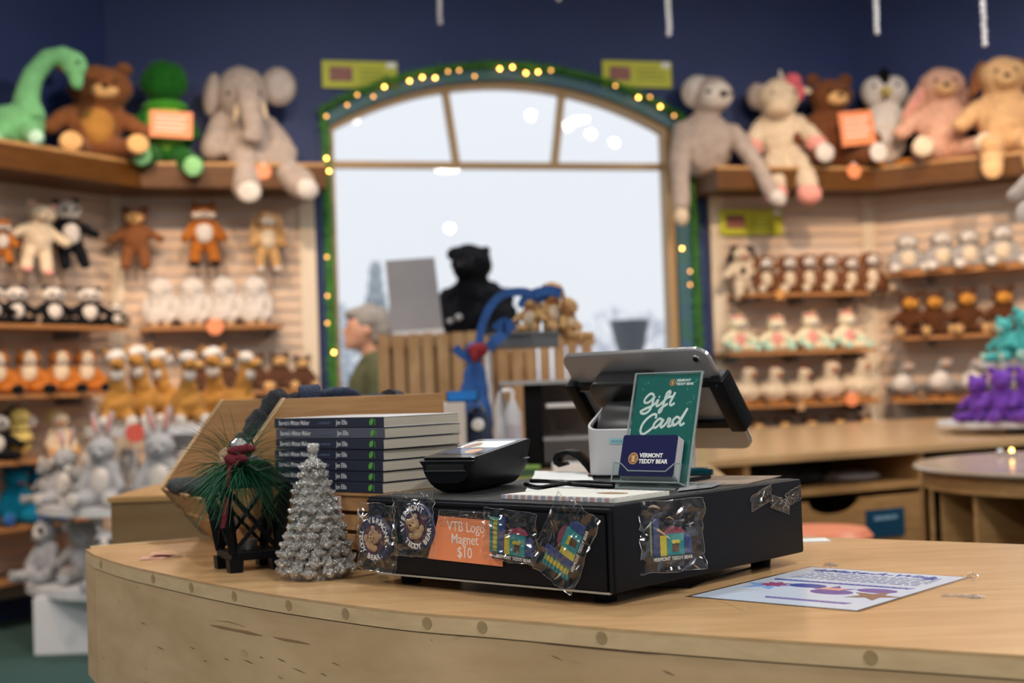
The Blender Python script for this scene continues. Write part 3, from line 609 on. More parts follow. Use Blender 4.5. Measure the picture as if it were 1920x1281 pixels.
for k in range(7):          # k = 0 lowest
    i = 6-k; o0 = kc + KX*jx[i] - KX*bl_l + V((0, 0, KZ+k*.01505)); M = frame(o0, KX, Z=(0, 0, 1)) @ Matrix.Rotation(R((.6, .2, -.3, .2, 0, .3, -.2)[i]), 4, 'Z')
    t = thing('paperback_book', 'navy paperback book lying in the stack, %s of seven' % names[i] + (', its spine paler' if i == 1 else ''), 'book', M, 'paperbacks stacked behind the silver tree')
    cm = cov2 if i == 1 else cov
    part('spine', MB().box(0, bl_l, 0, .0016, 0, bl_t), cm, t, bevel=.0006)
    part('cover', MB().box(0, bl_l, .0016, bl_w, 0, .0006).box(0, bl_l, .0016, bl_w, bl_t-.0006, bl_t), covw if i == 0 else cm, t)
    part('page_block', MB().box(.001, bl_l-.0006, .0016, bl_w-.001, .0006, bl_t-.0006), pages, t)
    FM = lambda x, dz=0: Matrix(((1, 0, 0, x), (0, 0, -1, -.0002), (0, 1, 0, bl_t/2+dz), (0, 0, 0, 1)))
    link('title', textmesh("Bernie's Mitten Maker", .0094, align='LEFT', sx=.80, bold=.00012, ext=.0001), ink, t, FM(.010)); link('subtitle', textmesh('a memoir', .0068, align='LEFT', shear=.3, ext=.0001), inkd, t, FM(.095)); link('author', textmesh('Jen Ellis', .0094, align='LEFT', sx=.80, ext=.0001, bold=.0001), ink, t, FM(.134))
    mb = MB(); lf = [(-.004, -.004), (-.0045, .001), (-.001, .0045), (.0038, .0050), (.0035, -.0005), (.0005, -.0040)]; mb.prism(lf, 0, .0002); mb.box(.0062, .0072, -.0045, .004, 0, .0002)
    link('leaf_emblem', mb.mesh('l'), leafm, t, FM(.206))
# ======================= LOW SLATTED CRATE =======================
t = thing('slatted_crate', 'low pine slatted crate under the stack of paperbacks', 'crate', frame(kc - KX*.168 + V((0, 0, T)), KX, Z=(0, 0, 1)))
cw, cd = .172, .15
for k in range(3):
    z0 = .028+.0268*k; part('slat', MB().box(0, cw, .004, .010, z0, z0+.021+.0012*(k == 2)), pine, t, bevel=.0008); part('slat', MB().box(0, cw, cd-.006, cd, z0, z0+.021), pine, t, bevel=.0008)
for x in (0, cw-.012): part('end_board', MB().box(x, x+.012, .010, cd-.006, 0, .1035), pine, t, bevel=.0008)
part('top_board', MB().box(0, cw, .0, cd, .1035, .1074), pine, t); part('base_board', MB().box(.012, cw-.012, .03, cd-.006, .004, .012), mat('crate_inside', (.10, .05, .02), .8), t)
p = at(632, 967, 1.93); M = frame(V((p.x, p.y, p.z)), KX, Z=(0, 0, 1))
t = thing('tag_card', 'small pink and white card standing half hidden behind the silver tree', 'card', M); part('card', MB().box(-.018, .008, 0, .001, -.028, .027), mat('pink_card', (.75, .42, .40), .4), t, bevel=.0004); part('stripe', MB().box(.0025, .006, -.0003, 0, -.025, .024), wht, t)
# ======================= TALL DISPLAY BIN OF MITTENS =======================
bd = V((.908, .419, 0)).normalized(); bw = V((-.419, .908, 0)).normalized(); a_ = 2.10
A = V((-.2147*a_, a_, T)); DM = frame(A, bd, Z=(0, 0, 1)); zA_ = .091; zB_ = .2405; LB = .372; WB = .42; sB = .108
t = thing('display_bin', 'tall pine display bin with slanted sides full of dark mittens', 'display bin', DM)
prof = [(.075, 0), (LB, 0), (LB, zB_), (sB, zB_), (0, zA_)]
MP = lambda y: Matrix(((1, 0, 0, 0), (0, 0, 1, y), (0, 1, 0, 0), (0, 0, 0, 1)))
part('side_panel', MB().prism(prof, 0, .012, M=MP(0)), pinef, t, bevel=.0008); part('side_panel', MB().prism(prof, 0, .012, M=MP(WB-.012)), pinef, t, bevel=.0008)
part('edge_trim', MB().prism([(0, zA_), (sB, zB_), (sB+.004, zB_+.0015), (-.004, zA_+.0015)], -.001, .013, M=MP(0)), maplee, t); part('edge_trim', MB().prism([(0, zA_), (sB, zB_), (sB+.004, zB_+.0015), (-.004, zA_+.0015)], -.001, .013, M=MP(WB-.012)), maplee, t)
part('back_panel', MB().box(LB-.012, LB, .012, WB-.012, 0, zB_), pinef, t); part('bottom', MB().box(.08, LB-.012, .012, WB-.012, .004, .014), pinef, t)
for z0, z1, x0 in ((.052, .0895, 0), (.004, .044, .030)):
    g = .0; sl = .075/.091
    part('front_slat', MB().prism([(sl*(zA_-z0)-.004, z0), (sl*(zA_-z0)+.006, z0), (sl*(zA_-z1)+.006, z1), (sl*(zA_-z1)-.004, z1)], 0, WB, M=MP(0)), pine, t, bevel=.0008)
mtm = mat('dark_knit', (.018, .020, .030), .95, bump=1, bs=260, var=.5, vs=90, sheen=.6); mt2 = mat('navy_knit', (.02, .035, .085), .95, bump=1, bs=260, sheen=.6)
def mitten(x, y, z, rz, rx, s, m, lab, body=None):
    M = DM @ Matrix.Translation((x, y, z)) @ Euler((R(rx), R(20), R(rz))).to_matrix().to_4x4() @ Matrix.Scale(s, 4)
    t = thing('mitten', lab, 'mitten', M, 'dark wool mittens in the display bin')
    part('hand_part', MB().ell(0, 0, 0, .045, .022, .06, u=24, v=16).cap((.035, 0, -.02), (.06, 0, .02), .018, .015), m, t, smooth=True, ang=80, fuzz=.006, fs=60); part('cuff', MB().lathe([(.0, -.1), (.034, -.1), (.036, -.05), (.0, -.045)], 20), m, t, smooth=True, fuzz=.004, fs=80)
def mq(px, py, y): q = DM.inverted() @ at(px, py, y); return q.x, q.y, q.z
ml = [(.082, .036, .194, 0, 0, .60, mtm), (.106, .038, .224, 10, 5, .56, mtm), (.056, .038, .160, 0, 0, .58, mtm), (*mq(352, 914, 2.36), -80, 85, .62, mtm), (*mq(380, 915, 2.27), -60, 85, .66, mtm), (.215, .06, .240, 80, 90, .62, mt2), (.17, .08, .236, 20, 80, .55, mtm), (.285, .06, .230, -50, 90, .55, mtm), (.27, .20, .17, 10, 70, .9, mtm), (.2, .12, .10, 0, 90, 1.0, mtm), (.29, .30, .09, 0, 90, 1.0, mtm), (.16, .30, .06, 0, 80, 1.0, mtm), (.165, .05, .215, 30, 80, .6, mtm)]
lb = ['dark wool mitten poking up behind the front divider edge', 'dark mitten lying over the near side of the bin', 'dark mitten resting low behind the slanted side edge', 'black fluffy mitten at the low front left of the bin', 'black fluffy mitten at the low front behind the lantern', 'blue knitted mitten peeking above the bin top', 'dark mitten peeking above the bin top, in the middle', 'dark mitten peeking above the right end of the bin top', 'dark mitten in the back of the bin', 'dark mitten at the bottom of the bin', 'dark mitten in the far back corner of the bin', 'dark mitten against the far side panel of the bin', 'dark knitted mitten at the top corner of the near side panel']
for a, l in zip(ml, lb): mitten(*a, l)
# ======================= LANTERN WITH PINE SPRIG =======================
p = onz(462, 1072, T); LMx = Matrix.Translation((p.x-.002, p.y+.036, T)) @ Matrix.Rotation(R(28), 4, 'Z')
t = thing('lantern', 'black wooden lantern with X-braced sides and a pine sprig on top', 'lantern', LMx)
b0, b1, z0, z1 = .0325, .046, .0, .120     # half widths at base and top
def sq(h, z): return [V((sx*h, sy*h, z)) for sx, sy in ((-1, -1), (1, -1), (1, 1), (-1, 1))]
def bar(mb, p, q, w, d=None): 
    d = d or w; ax = (q-p); L = ax.length; Z = ax.normalized(); X = Z.orthogonal().normalized(); 
    Y = V((0, 0, 1)) if abs(Z.z) < .99 else V((0, 1, 0)); X = Y.cross(Z).normalized(); Y = Z.cross(X); M = Matrix.Identity(4)
    for i, a in enumerate((X, Y, Z)):
        for j in range(3): M[j][i] = a[j]
    M.translation = p; mb.box(-w/2, w/2, -d/2, d/2, 0, L, M=M); return mb
B_ = sq(b0, .020); T_ = sq(b1, z1)
mb = MB().box(-.037, .037, -.037, .037, .016, .028); part('base', mb, blk, t, bevel=.001)
for c in sq(.031, 0): part('foot', MB().prism([(-.009, 0), (.009, 0), (.0105, .018), (-.0105, .018)], -.009, .009, M=Matrix.Translation((c.x, c.y, 0)) @ Matrix(((1, 0, 0, 0), (0, 0, 1, 0), (0, 1, 0, 0), (0, 0, 0, 1)))), blk, t)
for a, b in zip(B_, T_): part('corner_post', bar(MB(), a+V((0, 0, .006)), b, .0105), blk, t, bevel=.0006)
for k in range(4):
    a, b = B_[k]+V((0, 0, .008)), B_[(k+1) % 4]+V((0, 0, .008)); c, d = T_[k], T_[(k+1) % 4]
    part('cross_brace', bar(bar(MB(), a, d, .0085, .005), b, c, .0085, .005), blk, t)
part('roof', MB().lathe([(.066, .118), (.066, .123), (.030, .155), (.012, .162), (0, .162)], 4, M=Matrix.Rotation(R(45), 4, 'Z')), blk, t)
part('roof_knob', MB().ell(0, 0, .168, .008, .008, .008).tube([(-.012, 0, .168), (-.008, 0, .185), (.008, 0, .185), (.012, 0, .168)], .0015, 6), blk, t, smooth=True)
part('candle', MB().lathe([(0, .028), (.012, .028), (.012, .042), (0, .042)], 20), mat('candle_wax', (.12, .11, .10), .5), t, smooth=True)
needle = mat('pine_needles', (.012, .11, .05), .5, var=.4, vs=60); needl2 = mat('pine_needles_tan', (.10, .13, .05), .6); velvet = mat('red_velvet', (.12, .004, .014), .8, sheen=.25, bump=.3, bs=300); cone = mat('pine_cone', (.30, .20, .12), .8, var=.4, vs=80)
SP = thing('pine_sprig', 'green pine sprig with dark red velvet ribbon and cone on the lantern', 'pine sprig', Matrix.Translation((p.x-.008, p.y+.005, T+.150)))
rg = random.Random(11)
def needles(n, l0, l1, up, m, wd, bias):
    mb = MB()
    for k in range(n):
        a = rg.uniform(0, 2*PI); d = V((math.cos(a), math.sin(a)*.75, rg.uniform(*up))).normalized() + V(bias); d.normalize(); l = rg.uniform(l0, l1)
        s0 = V((rg.uniform(-.012, .012), rg.uniform(-.01, .01), rg.uniform(-.008, .006))); mid = s0+d*l*.55; e = s0+d*l+V((0, 0, -l*.16)); w = d.cross(V((rg.random(), rg.random(), rg.random()))).normalized()*wd
        mb.quad(s0-w, s0+w, mid+w, mid-w); mb.quad(mid-w, mid+w, e+w*.3, e-w*.3)
    part('needles', mb, m, SP)
needles(560, .045, .095, (-.75, .18), needle, .0005, (.10, -.1, -.15)); needles(110, .055, .115, (.1, 1.8), needle, .00035, (0, 0, 0)); needles(70, .06, .12, (-.1, .9), needl2, .0003, (0, 0, 0))
needles(200, .045, .10, (-1.6, -.2), needle, .0005, (.25, -.3, -.1))
part('ribbon', MB().tube([(-.006, -.02, .012), (-.010, -.026, -.02), (-.012, -.034, -.055), (-.017, -.036, -.085)], [.005, .004, .0042, .003], 8).ell(.004, -.02, .022, .016, .007, .007, (0, -8, 0)).ell(.018, -.018, .024, .011, .006, .006, (0, 12, 0)).ell(-.004, -.022, .008, .012, .008, .008, (0, 30, 0)).ell(.008, -.022, .010, .010, .008, .006).ell(-.008, -.020, .002, .009, .007, .008), velvet, SP, smooth=True, ang=70)
part('cone', MB().ell(-.016, -.016, .014, .008, .008, .012, (0, 20, 0)).ell(-.018, -.018, .006, .008, .008, .009), cone, SP, smooth=True, fuzz=.004, fs=220)
part('silver_cap', MB().lathe([(.004, .036), (.011, .030), (.012, .026), (0, .026)], 12, M=Matrix.Translation((.004, -.012, .002))), mat('silver_thread', (.6, .62, .62), .3, .8), SP)
part('twig', MB().tube([(-.01, -.02, .01), (-.026, -.03, -.03)], .0012, 5).tube([(.01, -.01, .005), (.030, -.02, -.008), (.050, -.02, -.004)], [.003, .002, .001], 5), mat('dark_twig', (.02, .04, .03), .7), SP)
# ======================= SILVER RESIN TREE =======================
p = onz(585, 1090, T); c0 = V((p.x, p.y+.043, T))
t = thing('silver_tree', 'small glittery silver resin fir tree ornament on the counter', 'tree ornament', Matrix.Translation(c0) @ Matrix.Rotation(R(12), 4, 'Z'))
glit = mat('silver_glitter', (.66, .65, .63), .24, .95, var=.5, vs=260, bump=.7, bs=500)
mb = MB(); Ht = .176; NT = 13
prof = []
mb.lathe([(0, 0), (.040, 0), (.043, .006), (.036, .03), (.028, .08), (.018, .13), (.006, .150), (0, .154)], 32)
for k in range(NT):
    z = .012+(Ht-.034)*(k/(NT-.6)); r = .0515*(1-z/.205)+.002; m = max(6, int(15*(1-z/.24)))
    for j in range(m):
        an = 2*PI*(j+.5*(k % 2)+rg.uniform(-.14, .14))/m; h = r*rg.uniform(.9, 1.12); l = .0085+.1*r; zz = z+rg.uniform(-.0015, .0015)
        Mx = Matrix.Rotation(an, 4, 'Z') @ Matrix.Translation((h, 0, zz))
        c = [V((-l*1.6, 0, l*.75)), V((-l*.9, 0, l*.42)), V((-l*.3, 0, -.05*l)), V((l*.1, 0, -.12*l)), V((l*.42, 0, .16*l))]; w_ = [.55, .95, .85, .6, .22]
        mb.tube([Mx @ q for q in c], [l*.62*q for q in w_], 8)
        for sd in (-1, 1): mb.tube([Mx @ V((-l*1.0, 0, l*.3)), Mx @ V((-l*.3, sd*l*.5, -.05*l)), Mx @ V((l*.08, sd*l*.72, .1*l))], [l*.35, l*.34, l*.1], 6)
part('branches', mb, glit, t, smooth=True, ang=60, fuzz=.0008, fs=500)
part('tree_top', MB().ell(0, 0, Ht-.004, .0085, .0075, .0085, u=14, v=10).ell(.006, 0, Ht+.001, .003, .003, .003, u=8, v=6).ell(0, 0, Ht-.014, .006, .006, .009), glit, t, smooth=True, fuzz=.001, fs=300)
# ======================= ON THE DRAWER =======================
def ontop(px, py, dz=0): q = onz(px, py, T+BZ1+dz); return q
TZ = T+BZ1+.0006
# --- card terminal ---
tb_ = ontop(818, 925); yawt = 27; X = V((.891, -.454, 0)); Yt = V((.454, .891, 0))
tl = at(786, 868, 1.83); TM = frame(V((tl.x, tl.y, TZ)), X, Z=(0, 0, 1))
t = thing('card_terminal', 'black card payment terminal with tilted screen on the cash drawer', 'card terminal', TM)
tw, td = .080, .168
def section(y, zb, ztp, ins, n=6):      # one cross section: flat top edge, rounded lower corners
    pts = []; r = min((ztp-zb)*.75, .026)
    pts.append((0, ztp)); 
    for k in range(n+1):
        a = R(180+90*k/n); pts.append((ins*.9+r+r*math.cos(a), zb+r+r*math.sin(a)))
    for k in range(n+1):
        a = R(270+90*k/n); pts.append((tw-ins*.9-r+r*math.cos(a), zb+r+r*math.sin(a)))
    pts.append((tw, ztp)); return [V((x, y, z)) for x, z in pts]
mb = MB(); ys = [(0, .0135, .0415, .0), (.006, .004, .0432, .0), (.016, 0, .046, 0), (.09, 0, .0535, 0), (.15, .001, .0605, 0), (.164, .008, .0622, .0), (td, .018, .0612, 0)]
ring = [[mb.b.verts.new(p) for p in section(y, a, b, .006)] for y, a, b, c in ys]
for q, w in zip(ring, ring[1:]):
    n = len(q)
    for k in range(n): mb.b.faces.new((q[k], q[(k+1) % n], w[(k+1) % n], w[k]))
mb.b.faces.new(ring[0][::-1]); mb.b.faces.new(ring[-1])
part('body', mb, blk, t, smooth=True, ang=28)
up = V((0, td-.01, .0165)).normalized(); SMt = frame(V((0, .006, .0443)), (1, 0, 0), up)
part('bezel', MB().prism(rrect(tw-.001, td-.008, .008, 5, tw/2, (td-.008)/2), 0, .0018, M=SMt), blks, t, bevel=.0006)
part('screen', MB().prism(rrect(tw-.014, td-.040, .003, 4, tw/2, (td)/2+.006), .0018, .0021, M=SMt), mat('screen_glass', (.02, .022, .03), .03, spec=.9), t)
mb = MB().prism([(.012, .050), (.068, .050), (.068, .062), (.012, .060)], .0022, .0023, M=SMt)
part('display_blue', MB().prism([(.010, .036), (.070, .036), (.070, .075), (.010, .075)], .0021, .0022, M=SMt), mat('display_blue', (.02, .035, .09), .1, emit=.4), t)
part('display_picture', MB().prism(ellpoly(.010, .018, 16, .050, .052), .0022, .0023, M=SMt), mat('display_tan', (.45, .24, .10), .15, emit=.5), t)
part('display_bright', MB().prism([(.009, .080), (.071, .080), (.071, .136), (.009, .136)], .0021, .0022, M=SMt), mat('display_bright', (.55, .60, .55), .08, emit=.45), t)
part('display_picture', MB().prism(ellpoly(.010, .022, 16, .024, .098), .0022, .0023, M=SMt), mat('display_brown', (.25, .11, .04), .15, emit=.3), t)
part('card_slot', MB().box(.010, .066, -.0006, .006, .030, .0372), mat('slot_black', (.002, .002, .002), .6), t, bevel=.0005)
part('slot_lip', MB().box(.008, .068, -.0012, .002, .0282, .0300), mat('lip_grey', (.04, .045, .055), .25), t, bevel=.0005)
part('side_button', MB().box(tw-.002, tw+.0008, td-.022, td-.008, .036, .0375), silver, t)
# --- airmail cards stack ---
c = [ontop(940, 937), ontop(1190, 948), ontop(1247, 919), ontop(1035, 914)]
ux = (c[1]-c[0]).normalized(); CM = frame(V((c[0].x, c[0].y, TZ)), BX, Z=(0, 0, 1)); L1 = .205; L2 = .105
nx_, ny_ = (BI @ c[0]).x, (BI @ c[0]).y
CM = BM @ Matrix.Translation((nx_, max(.004, ny_), BZ1+.0006)); L1 = min(BW-nx_-.012, .178)
t = thing('postcard_stack', 'thin stack of white postcards with red and blue striped edge on the drawer', 'postcards', CM)
part('cards', MB().box(0, L1, 0, L2, 0, .0055), mat('card_white', (.62, .64, .58), .6, var=.1, vs=30), t, bevel=.0006)
mb = MB(); mb2 = MB(); st = .0105; k = 0; x = 0
while x < L1-st: (mb if k % 2 else mb2).prism([(x, 0), (x+st*.6, 0), (x+st*.8, .004), (x+st*.2, .004)], .0055, .0058); (mb if k % 2 else mb2).box(x, x+st*.6, -.0003, 0, .0008, .005); (mb2 if k % 2 else mb).prism([(x, L2-.004), (x+st*.6, L2-.004), (x+st*.8, L2), (x+st*.2, L2)], .0055, .0058); x += st; k += 1
y = 0
while y < L2-st: (mb if k % 2 else mb2).prism([(L1-.004, y), (L1, y), (L1, y+st*.6), (L1-.004, y+st*.6)], .0055, .0058); y += st; k += 1
part('red_stripes', mb, mat('airmail_red', (.48, .30, .32), .6), t, lab='faded red stripes'); part('blue_stripes', mb2, mat('airmail_blue', (.34, .33, .44), .6), t, lab='faded blue stripes')
part('picture', MB().prism(ellpoly(.022, .012, 20, L1*.72, L2*.55), .0055, .0057), mat('picture_brown', (.25, .14, .06), .6), t)
# --- loose papers, cable, scanner strap, pen behind ---
def paper(pts, dz, lab, m=None, name='paper_sheet', th=.0008):
    q = [onz(x, y, T+BZ1+dz) for x, y in pts]; c = sum((V(p) for p in q), V())/len(q)
    return solo(name, MB().prism([(p.x-c.x, p.y-c.y) for p in q], 0, th), m or mat('paper_white', (.70, .72, .72), .6), lab, 'paper', Matrix.Translation(c))
paper([(985, 922), (1120, 916), (1110, 896), (1000, 893)], .0008, 'white paper sheet under the black cable beside the terminal'); paper([(1000, 899), (1105, 902), (1100, 886), (1003, 884)], .0028, 'white paper sheet behind the cable, left of the tablet stand')
paper([(1230, 916), (1400, 908), (1465, 893), (1290, 893)], .0008, 'printed brown and cream leaflet lying flat at the back right of the drawer', mat('leaflet', (.34, .26, .20), .4, var=.5, vs=18))
paper([(1270, 921), (1335, 914), (1360, 905), (1285, 905)], .002, 'glossy white leaflet beside the clear holder foot', mat('leaflet2', (.42, .42, .46), .15, var=.3, vs=40))
def cable(px, lab, r=.0028, dz=.0048):
    P = [onz(x, y, T+BZ1+dz+(d if d else 0)) for x, y, d in px]; P = densify(P, 5)
    return solo('power_cable', MB().tube(P, r, 8), blk, lab, 'cable', smooth=True)
cable([(985, 908, 0), (1010, 914, 0), (1040, 910, .003), (1080, 905, .003), (1115, 905, 0), (1150, 908, 0)], 'black cable lying on the papers between terminal and tablet stand'); cable([(995, 902, .004), (1030, 903, .004), (1070, 908, .002), (1110, 911, 0), (1150, 913, 0)], 'second black cable crossing in front of the tablet stand')
cable([(1180, 906, 0), (1250, 905, 0), (1300, 899, 0), (1330, 894, 0)], 'black cable behind the clear holder foot')
P0 = ontop(1075, 894); t = thing('scanner_cradle', 'curled black plastic strap like scanner holder left of the tablet stand', 'scanner holder', frame(V((P0.x, P0.y+.05, TZ+.0002)), V((.96, -.28, 0)), Z=(0, 0, 1)))
pr = [(.034, 0), (.036, .004), (.020, .020), (.006, .033), (-.010, .036), (-.024, .032), (-.030, .024), (-.028, .015), (-.020, .010), (-.012, .012), (-.016, .018), (-.022, .022), (-.016, .028), (-.004, .029), (.008, .022), (.020, .009), (.026, 0)]
part('strap', MB().prism(pr, 0, .04, M=Matrix(((1, 0, 0, 0), (0, 0, 1, 0), (0, 1, 0, 0), (0, 0, 0, 1)))), blk, t, bevel=.001, smooth=True)
part('window', MB().box(-.02, -.01, .005, .035, .018, .0185), silver, t)
q = ontop(1298, 897); t = thing('pen', 'dark teal pen lying behind the tablet stand', 'pen', frame(V((q.x, q.y+.03, TZ+.006)), V((.9, -.4, 0)), Z=(0, 0, 1)))
part('barrel', MB().tube([(-.05, 0, 0), (.02, 0, 0), (.034, 0, 0)], [.005, .0058, .004], 14), mat('teal_metallic', (.01, .08, .12), .15, .6), t, smooth=True); part('clip', MB().box(-.01, .028, -.001, .001, .0058, .0068), silver, t)
# --- tablet, its cradle and stand ---
TLp = V((.0708, 2.14, EYE+.0415)); TU = V((.1981, -.175, 0)).normalized(); TVv = V((.662*.12, .749*.12, -.147)).normalized(); TN = TVv.cross(TU)   # outward back normal
if TN.y > 0: TN = -TN
wT, hT = .264, .190
M_ = Matrix.Identity(4)
for i, a in enumerate((TU, -TVv, TU.cross(-TVv))):
    for j in range(3): M_[j][i] = a[j]
M_.translation = TLp; TBM = M_           # x right, y up the tablet (0..-hT), z outward
sg = 1 if (TU.cross(-TVv)).dot(TN) > 0 else -1
t = thing('tablet', 'silver grey tablet seen from behind, tilted on the register stand', 'tablet', TBM)
part('housing', MB().prism(rrect(wT, hT, .020, 8, wT/2, -hT/2), -.0068, 0), mat('tablet_grey', (.30, .305, .32), .38, .45), t, bevel=.0022, seg=3, smooth=True)
part('rim', MB().prism(rrect(wT+.0006, hT+.0006, .020, 8, wT/2, -hT/2), -.0062, -.0016), mat('tablet_rim', (.55, .56, .58), .25, .9), t)
part('screen', MB().prism(rrect(wT-.006, hT-.006, .016, 8, wT/2, -hT/2), -.0072, -.0066), blks, t)
part('camera_ring', MB().lathe([(0, 0), (.0066, 0), (.0070, .001), (.0066, .002), (.0052, .0022), (0, .0012)], 28, M=Matrix.Translation((wT-.021, -.017, 0))), silver, t, smooth=True)
o = part('camera_lens', MB().lathe([(0, .001), (.0050, .001), (.0044, .0024), (0, .0026)], 24, M=Matrix.Translation((wT-.021, -.017, 0))), blks, t, smooth=True)
part('button', MB().box(wT-.075, wT-.053, .0001, .0008, -.0050, -.0022).box(wT-.047, wT-.032, .0001, .0008, -.0050, -.0022), silver, t)
part('side_button', MB().box(wT-.0004, wT+.0008, -.046, -.024, -.0054, -.0020), mat('rim_pink', (.45, .38, .38), .3, .6), t)
mb = MB()
for z0 in (-.050, -.152):
    for k in range(6): mb.box(wT, wT+.0005, z0-.0036*k-.0022, z0-.0036*k, -.0052, -.0026)
part('speaker_holes', mb, blks, t)
cr_ = thing('tablet_cradle', 'black clamp frame gripping both sides of the tilted tablet', 'tablet holder', TBM)
vt, vb = -.052, -.142
for x0, x1 in ((-.010, .010), (wT-.013, wT+.013)):
    part('side_clamp', MB().prism(rrect(x1-x0, vt-vb+.006, .004, 3, (x0+x1)/2, (vt+vb)/2), -.014, .013), blk, cr_, bevel=.0015, smooth=True)
part('cross_bar', MB().box(.008, wT-.01, vt-.012, vt, .0006, .008), blk, cr_, bevel=.001); part('cross_bar', MB().box(.008, wT-.01, vb, vb+.012, .0006, .008), blk, cr_, bevel=.001)
part('bar_highlight_strip', MB().box(.012, .075, vt-.0125, vt-.011, .008, .0084), mat('edge_highlight', (.12, .12, .13), .3), cr_)  # thin paler strip paints a highlight on the bar's edge
part('hub', MB().prism(rrect(.118, .052, .020, 6, .112, -.056), .0006, .034), mat('hub_black', (.016, .016, .018), .3), cr_, bevel=.005, seg=3, smooth=True)
part('hub_plate', MB().prism([(.070, -.075), (.155, -.075), (.140, -.140), (.098, -.140)], .0006, .026), blk, cr_, bevel=.003, smooth=True)
part('screw', MB().lathe([(0, 0), (.0022, 0), (.002, .001), (0, .001)], 12, M=Matrix.Translation((wT+.002, vt-.004, .013))), blks, cr_)
# stand: rounded box shell with a slanting open top
SBy = 2.035; sc = at(1206, 880, SBy); SM = frame(V((sc.x, sc.y, TZ)), V((.90, -.436, 0)), Z=(0, 0, 1))
t = thing('register_stand', 'pale grey rounded register stand with open slanted top under the tablet', 'register stand', SM)
def shell(w, d, r, zf, zb, z0=.004, th=.003):
    mb = MB(); o = rrect(w, d, r, 7); i = rrect(w-2*th, d-2*th, r-th, 7); n = len(o)
    zt_ = lambda y: zf+(zb-zf)*max(0, min(1, (y+d/2)/d))**1.0
    a = [mb.b.verts.new((x*.985, y*.985, z0)) for x, y in o]; b = [mb.b.verts.new((x, y, zt_(y))) for x, y in o]; c = [mb.b.verts.new((x, y, zt_(y))) for x, y in i]; e = [mb.b.verts.new((x*.985, y*.985, z0+.003)) for x, y in i]
    for k in range(n):
        j = (k+1) % n; mb.b.faces.new((a[k], a[j], b[j], b[k])); mb.b.faces.new((b[k], b[j], c[j], c[k])); mb.b.faces.new((c[k], c[j], e[j], e[k]))
    mb.b.faces.new(a[::-1]); mb.b.faces.new(e); return mb
part('shell', shell(.142, .100, .024, .068, .108), mat('stand_grey', (.50, .50, .52), .4), t, smooth=True, ang=40)
part('inner_liner', shell(.134, .092, .021, .0655, .1055, .008, .002), blk, t)
part('base_rubber', MB().prism(rrect(.134, .092, .020, 6), 0, .006), blks, t)
part('inner_drum', MB().lathe([(0, -.055), (.050, -.055), (.052, -.05), (.052, .05), (.05, .055), (0, .055)], 36, M=Matrix.Translation((0, .012, .055)) @ Matrix.Rotation(PI/2, 4, 'Y')), mat('drum_black', (.02, .02, .022), .35), t, smooth=True)
hubc = TBM @ V((.112, -.075, .012)); hl = SM.inverted() @ hubc
part('neck', MB().tube([(0, .012, .05), (hl.x*.5, .5*(hl.y+.012), (.05+hl.z)/2+.01), (hl.x, hl.y+.004, hl.z)], [.030, .027, .022], 16), blk, t, smooth=True)
part('sticker', MB().box(-.030, -.008, -.0506, -.0502, .048, .056), mat('sticker_blue', (.25, .50, .56), .4), t); link('sticker_text', MB().box(-.008, -.004, -.0012, .0012, 0, .0002).box(-.003, .002, -.0012, .0012, 0, .0002).box(.003, .008, -.0012, .0012, 0, .0002).mesh('s'), mat('sticker_ink', (.15, .33, .40), .4), t, Matrix(((1, 0, 0, -.019), (0, 0, -1, -.0508), (0, 1, 0, .052), (0, 0, 0, 1))))
# --- gift card holder ---
GB = V((.135, 1.83, T+BZ1+.0006)); GX = V((.749, -.662, 0)); gy = V((.662, .749, 0)); lean = .0443; gh = .1455
GM = frame(GB, GX, Z=(0, 0, 1)); gw = .105; sl = math.atan2(lean, gh); SL = math.hypot(lean, gh)
t = thing('gift_card_holder', 'clear acrylic stand with a green gift card sign and card pocket on the drawer', 'sign holder', GM)
UPM = Matrix.Translation((0, 0, 0)) @ Matrix(((1, 0, 0, 0), (0, math.sin(sl), -math.cos(sl), 0), (0, math.cos(sl), math.sin(sl), 0), (0, 0, 0, 1)))   # x right, y up the sign, z towards viewer
part('front_sheet', MB().box(0, gw, 0, SL, .0016, .0030, M=UPM), acryl, t, bevel=.0005); part('back_sheet', MB().box(0, gw, 0, SL, -.0030, -.0012, M=UPM), acryl, t, bevel=.0005)
edge = mat('acrylic_edge', (.52, .62, .62), .08, trans=.6)
for x in (-.0008, gw-.0012): part('side_edge', MB().box(x, x+.002, 0, SL, .0006, .0031, M=UPM), edge, t)
part('top_edge', MB().box(0, gw, SL-.001, SL+.0006, -.0030, .0031, M=UPM), edge, t)
part('foot_sheet', MB().box(0, gw, -.028, .045, 0, .0024), acryl, t, bevel=.0005); part('foot_edge', MB().box(0, gw, -.0285, -.0275, 0, .0026), edge, t)
gsign = mat('gift_sign_green', (.006, .125, .115), .35); sgn = part('sign_print', MB().box(.003, gw-.003, .008, SL-.002, -.0010, .0004, M=UPM), gsign, t)
rg = random.Random(5); mb = MB()
for k in range(46):
    x = rg.choice([rg.uniform(.006, .03), rg.uniform(gw-.03, gw-.006), rg.uniform(.006, gw-.006)]); y = rg.uniform(.05, SL-.006); r = rg.uniform(.0006, .0016)
    if .022 < x < .085 and .055 < y < .125: continue
    mb.prism(ellpoly(r, r, 10, x, y), .0004, .0005, M=UPM)
link('snow_dots', mb.mesh('d'), mat('dot_green', (.03, .30, .17), .4), sgn)
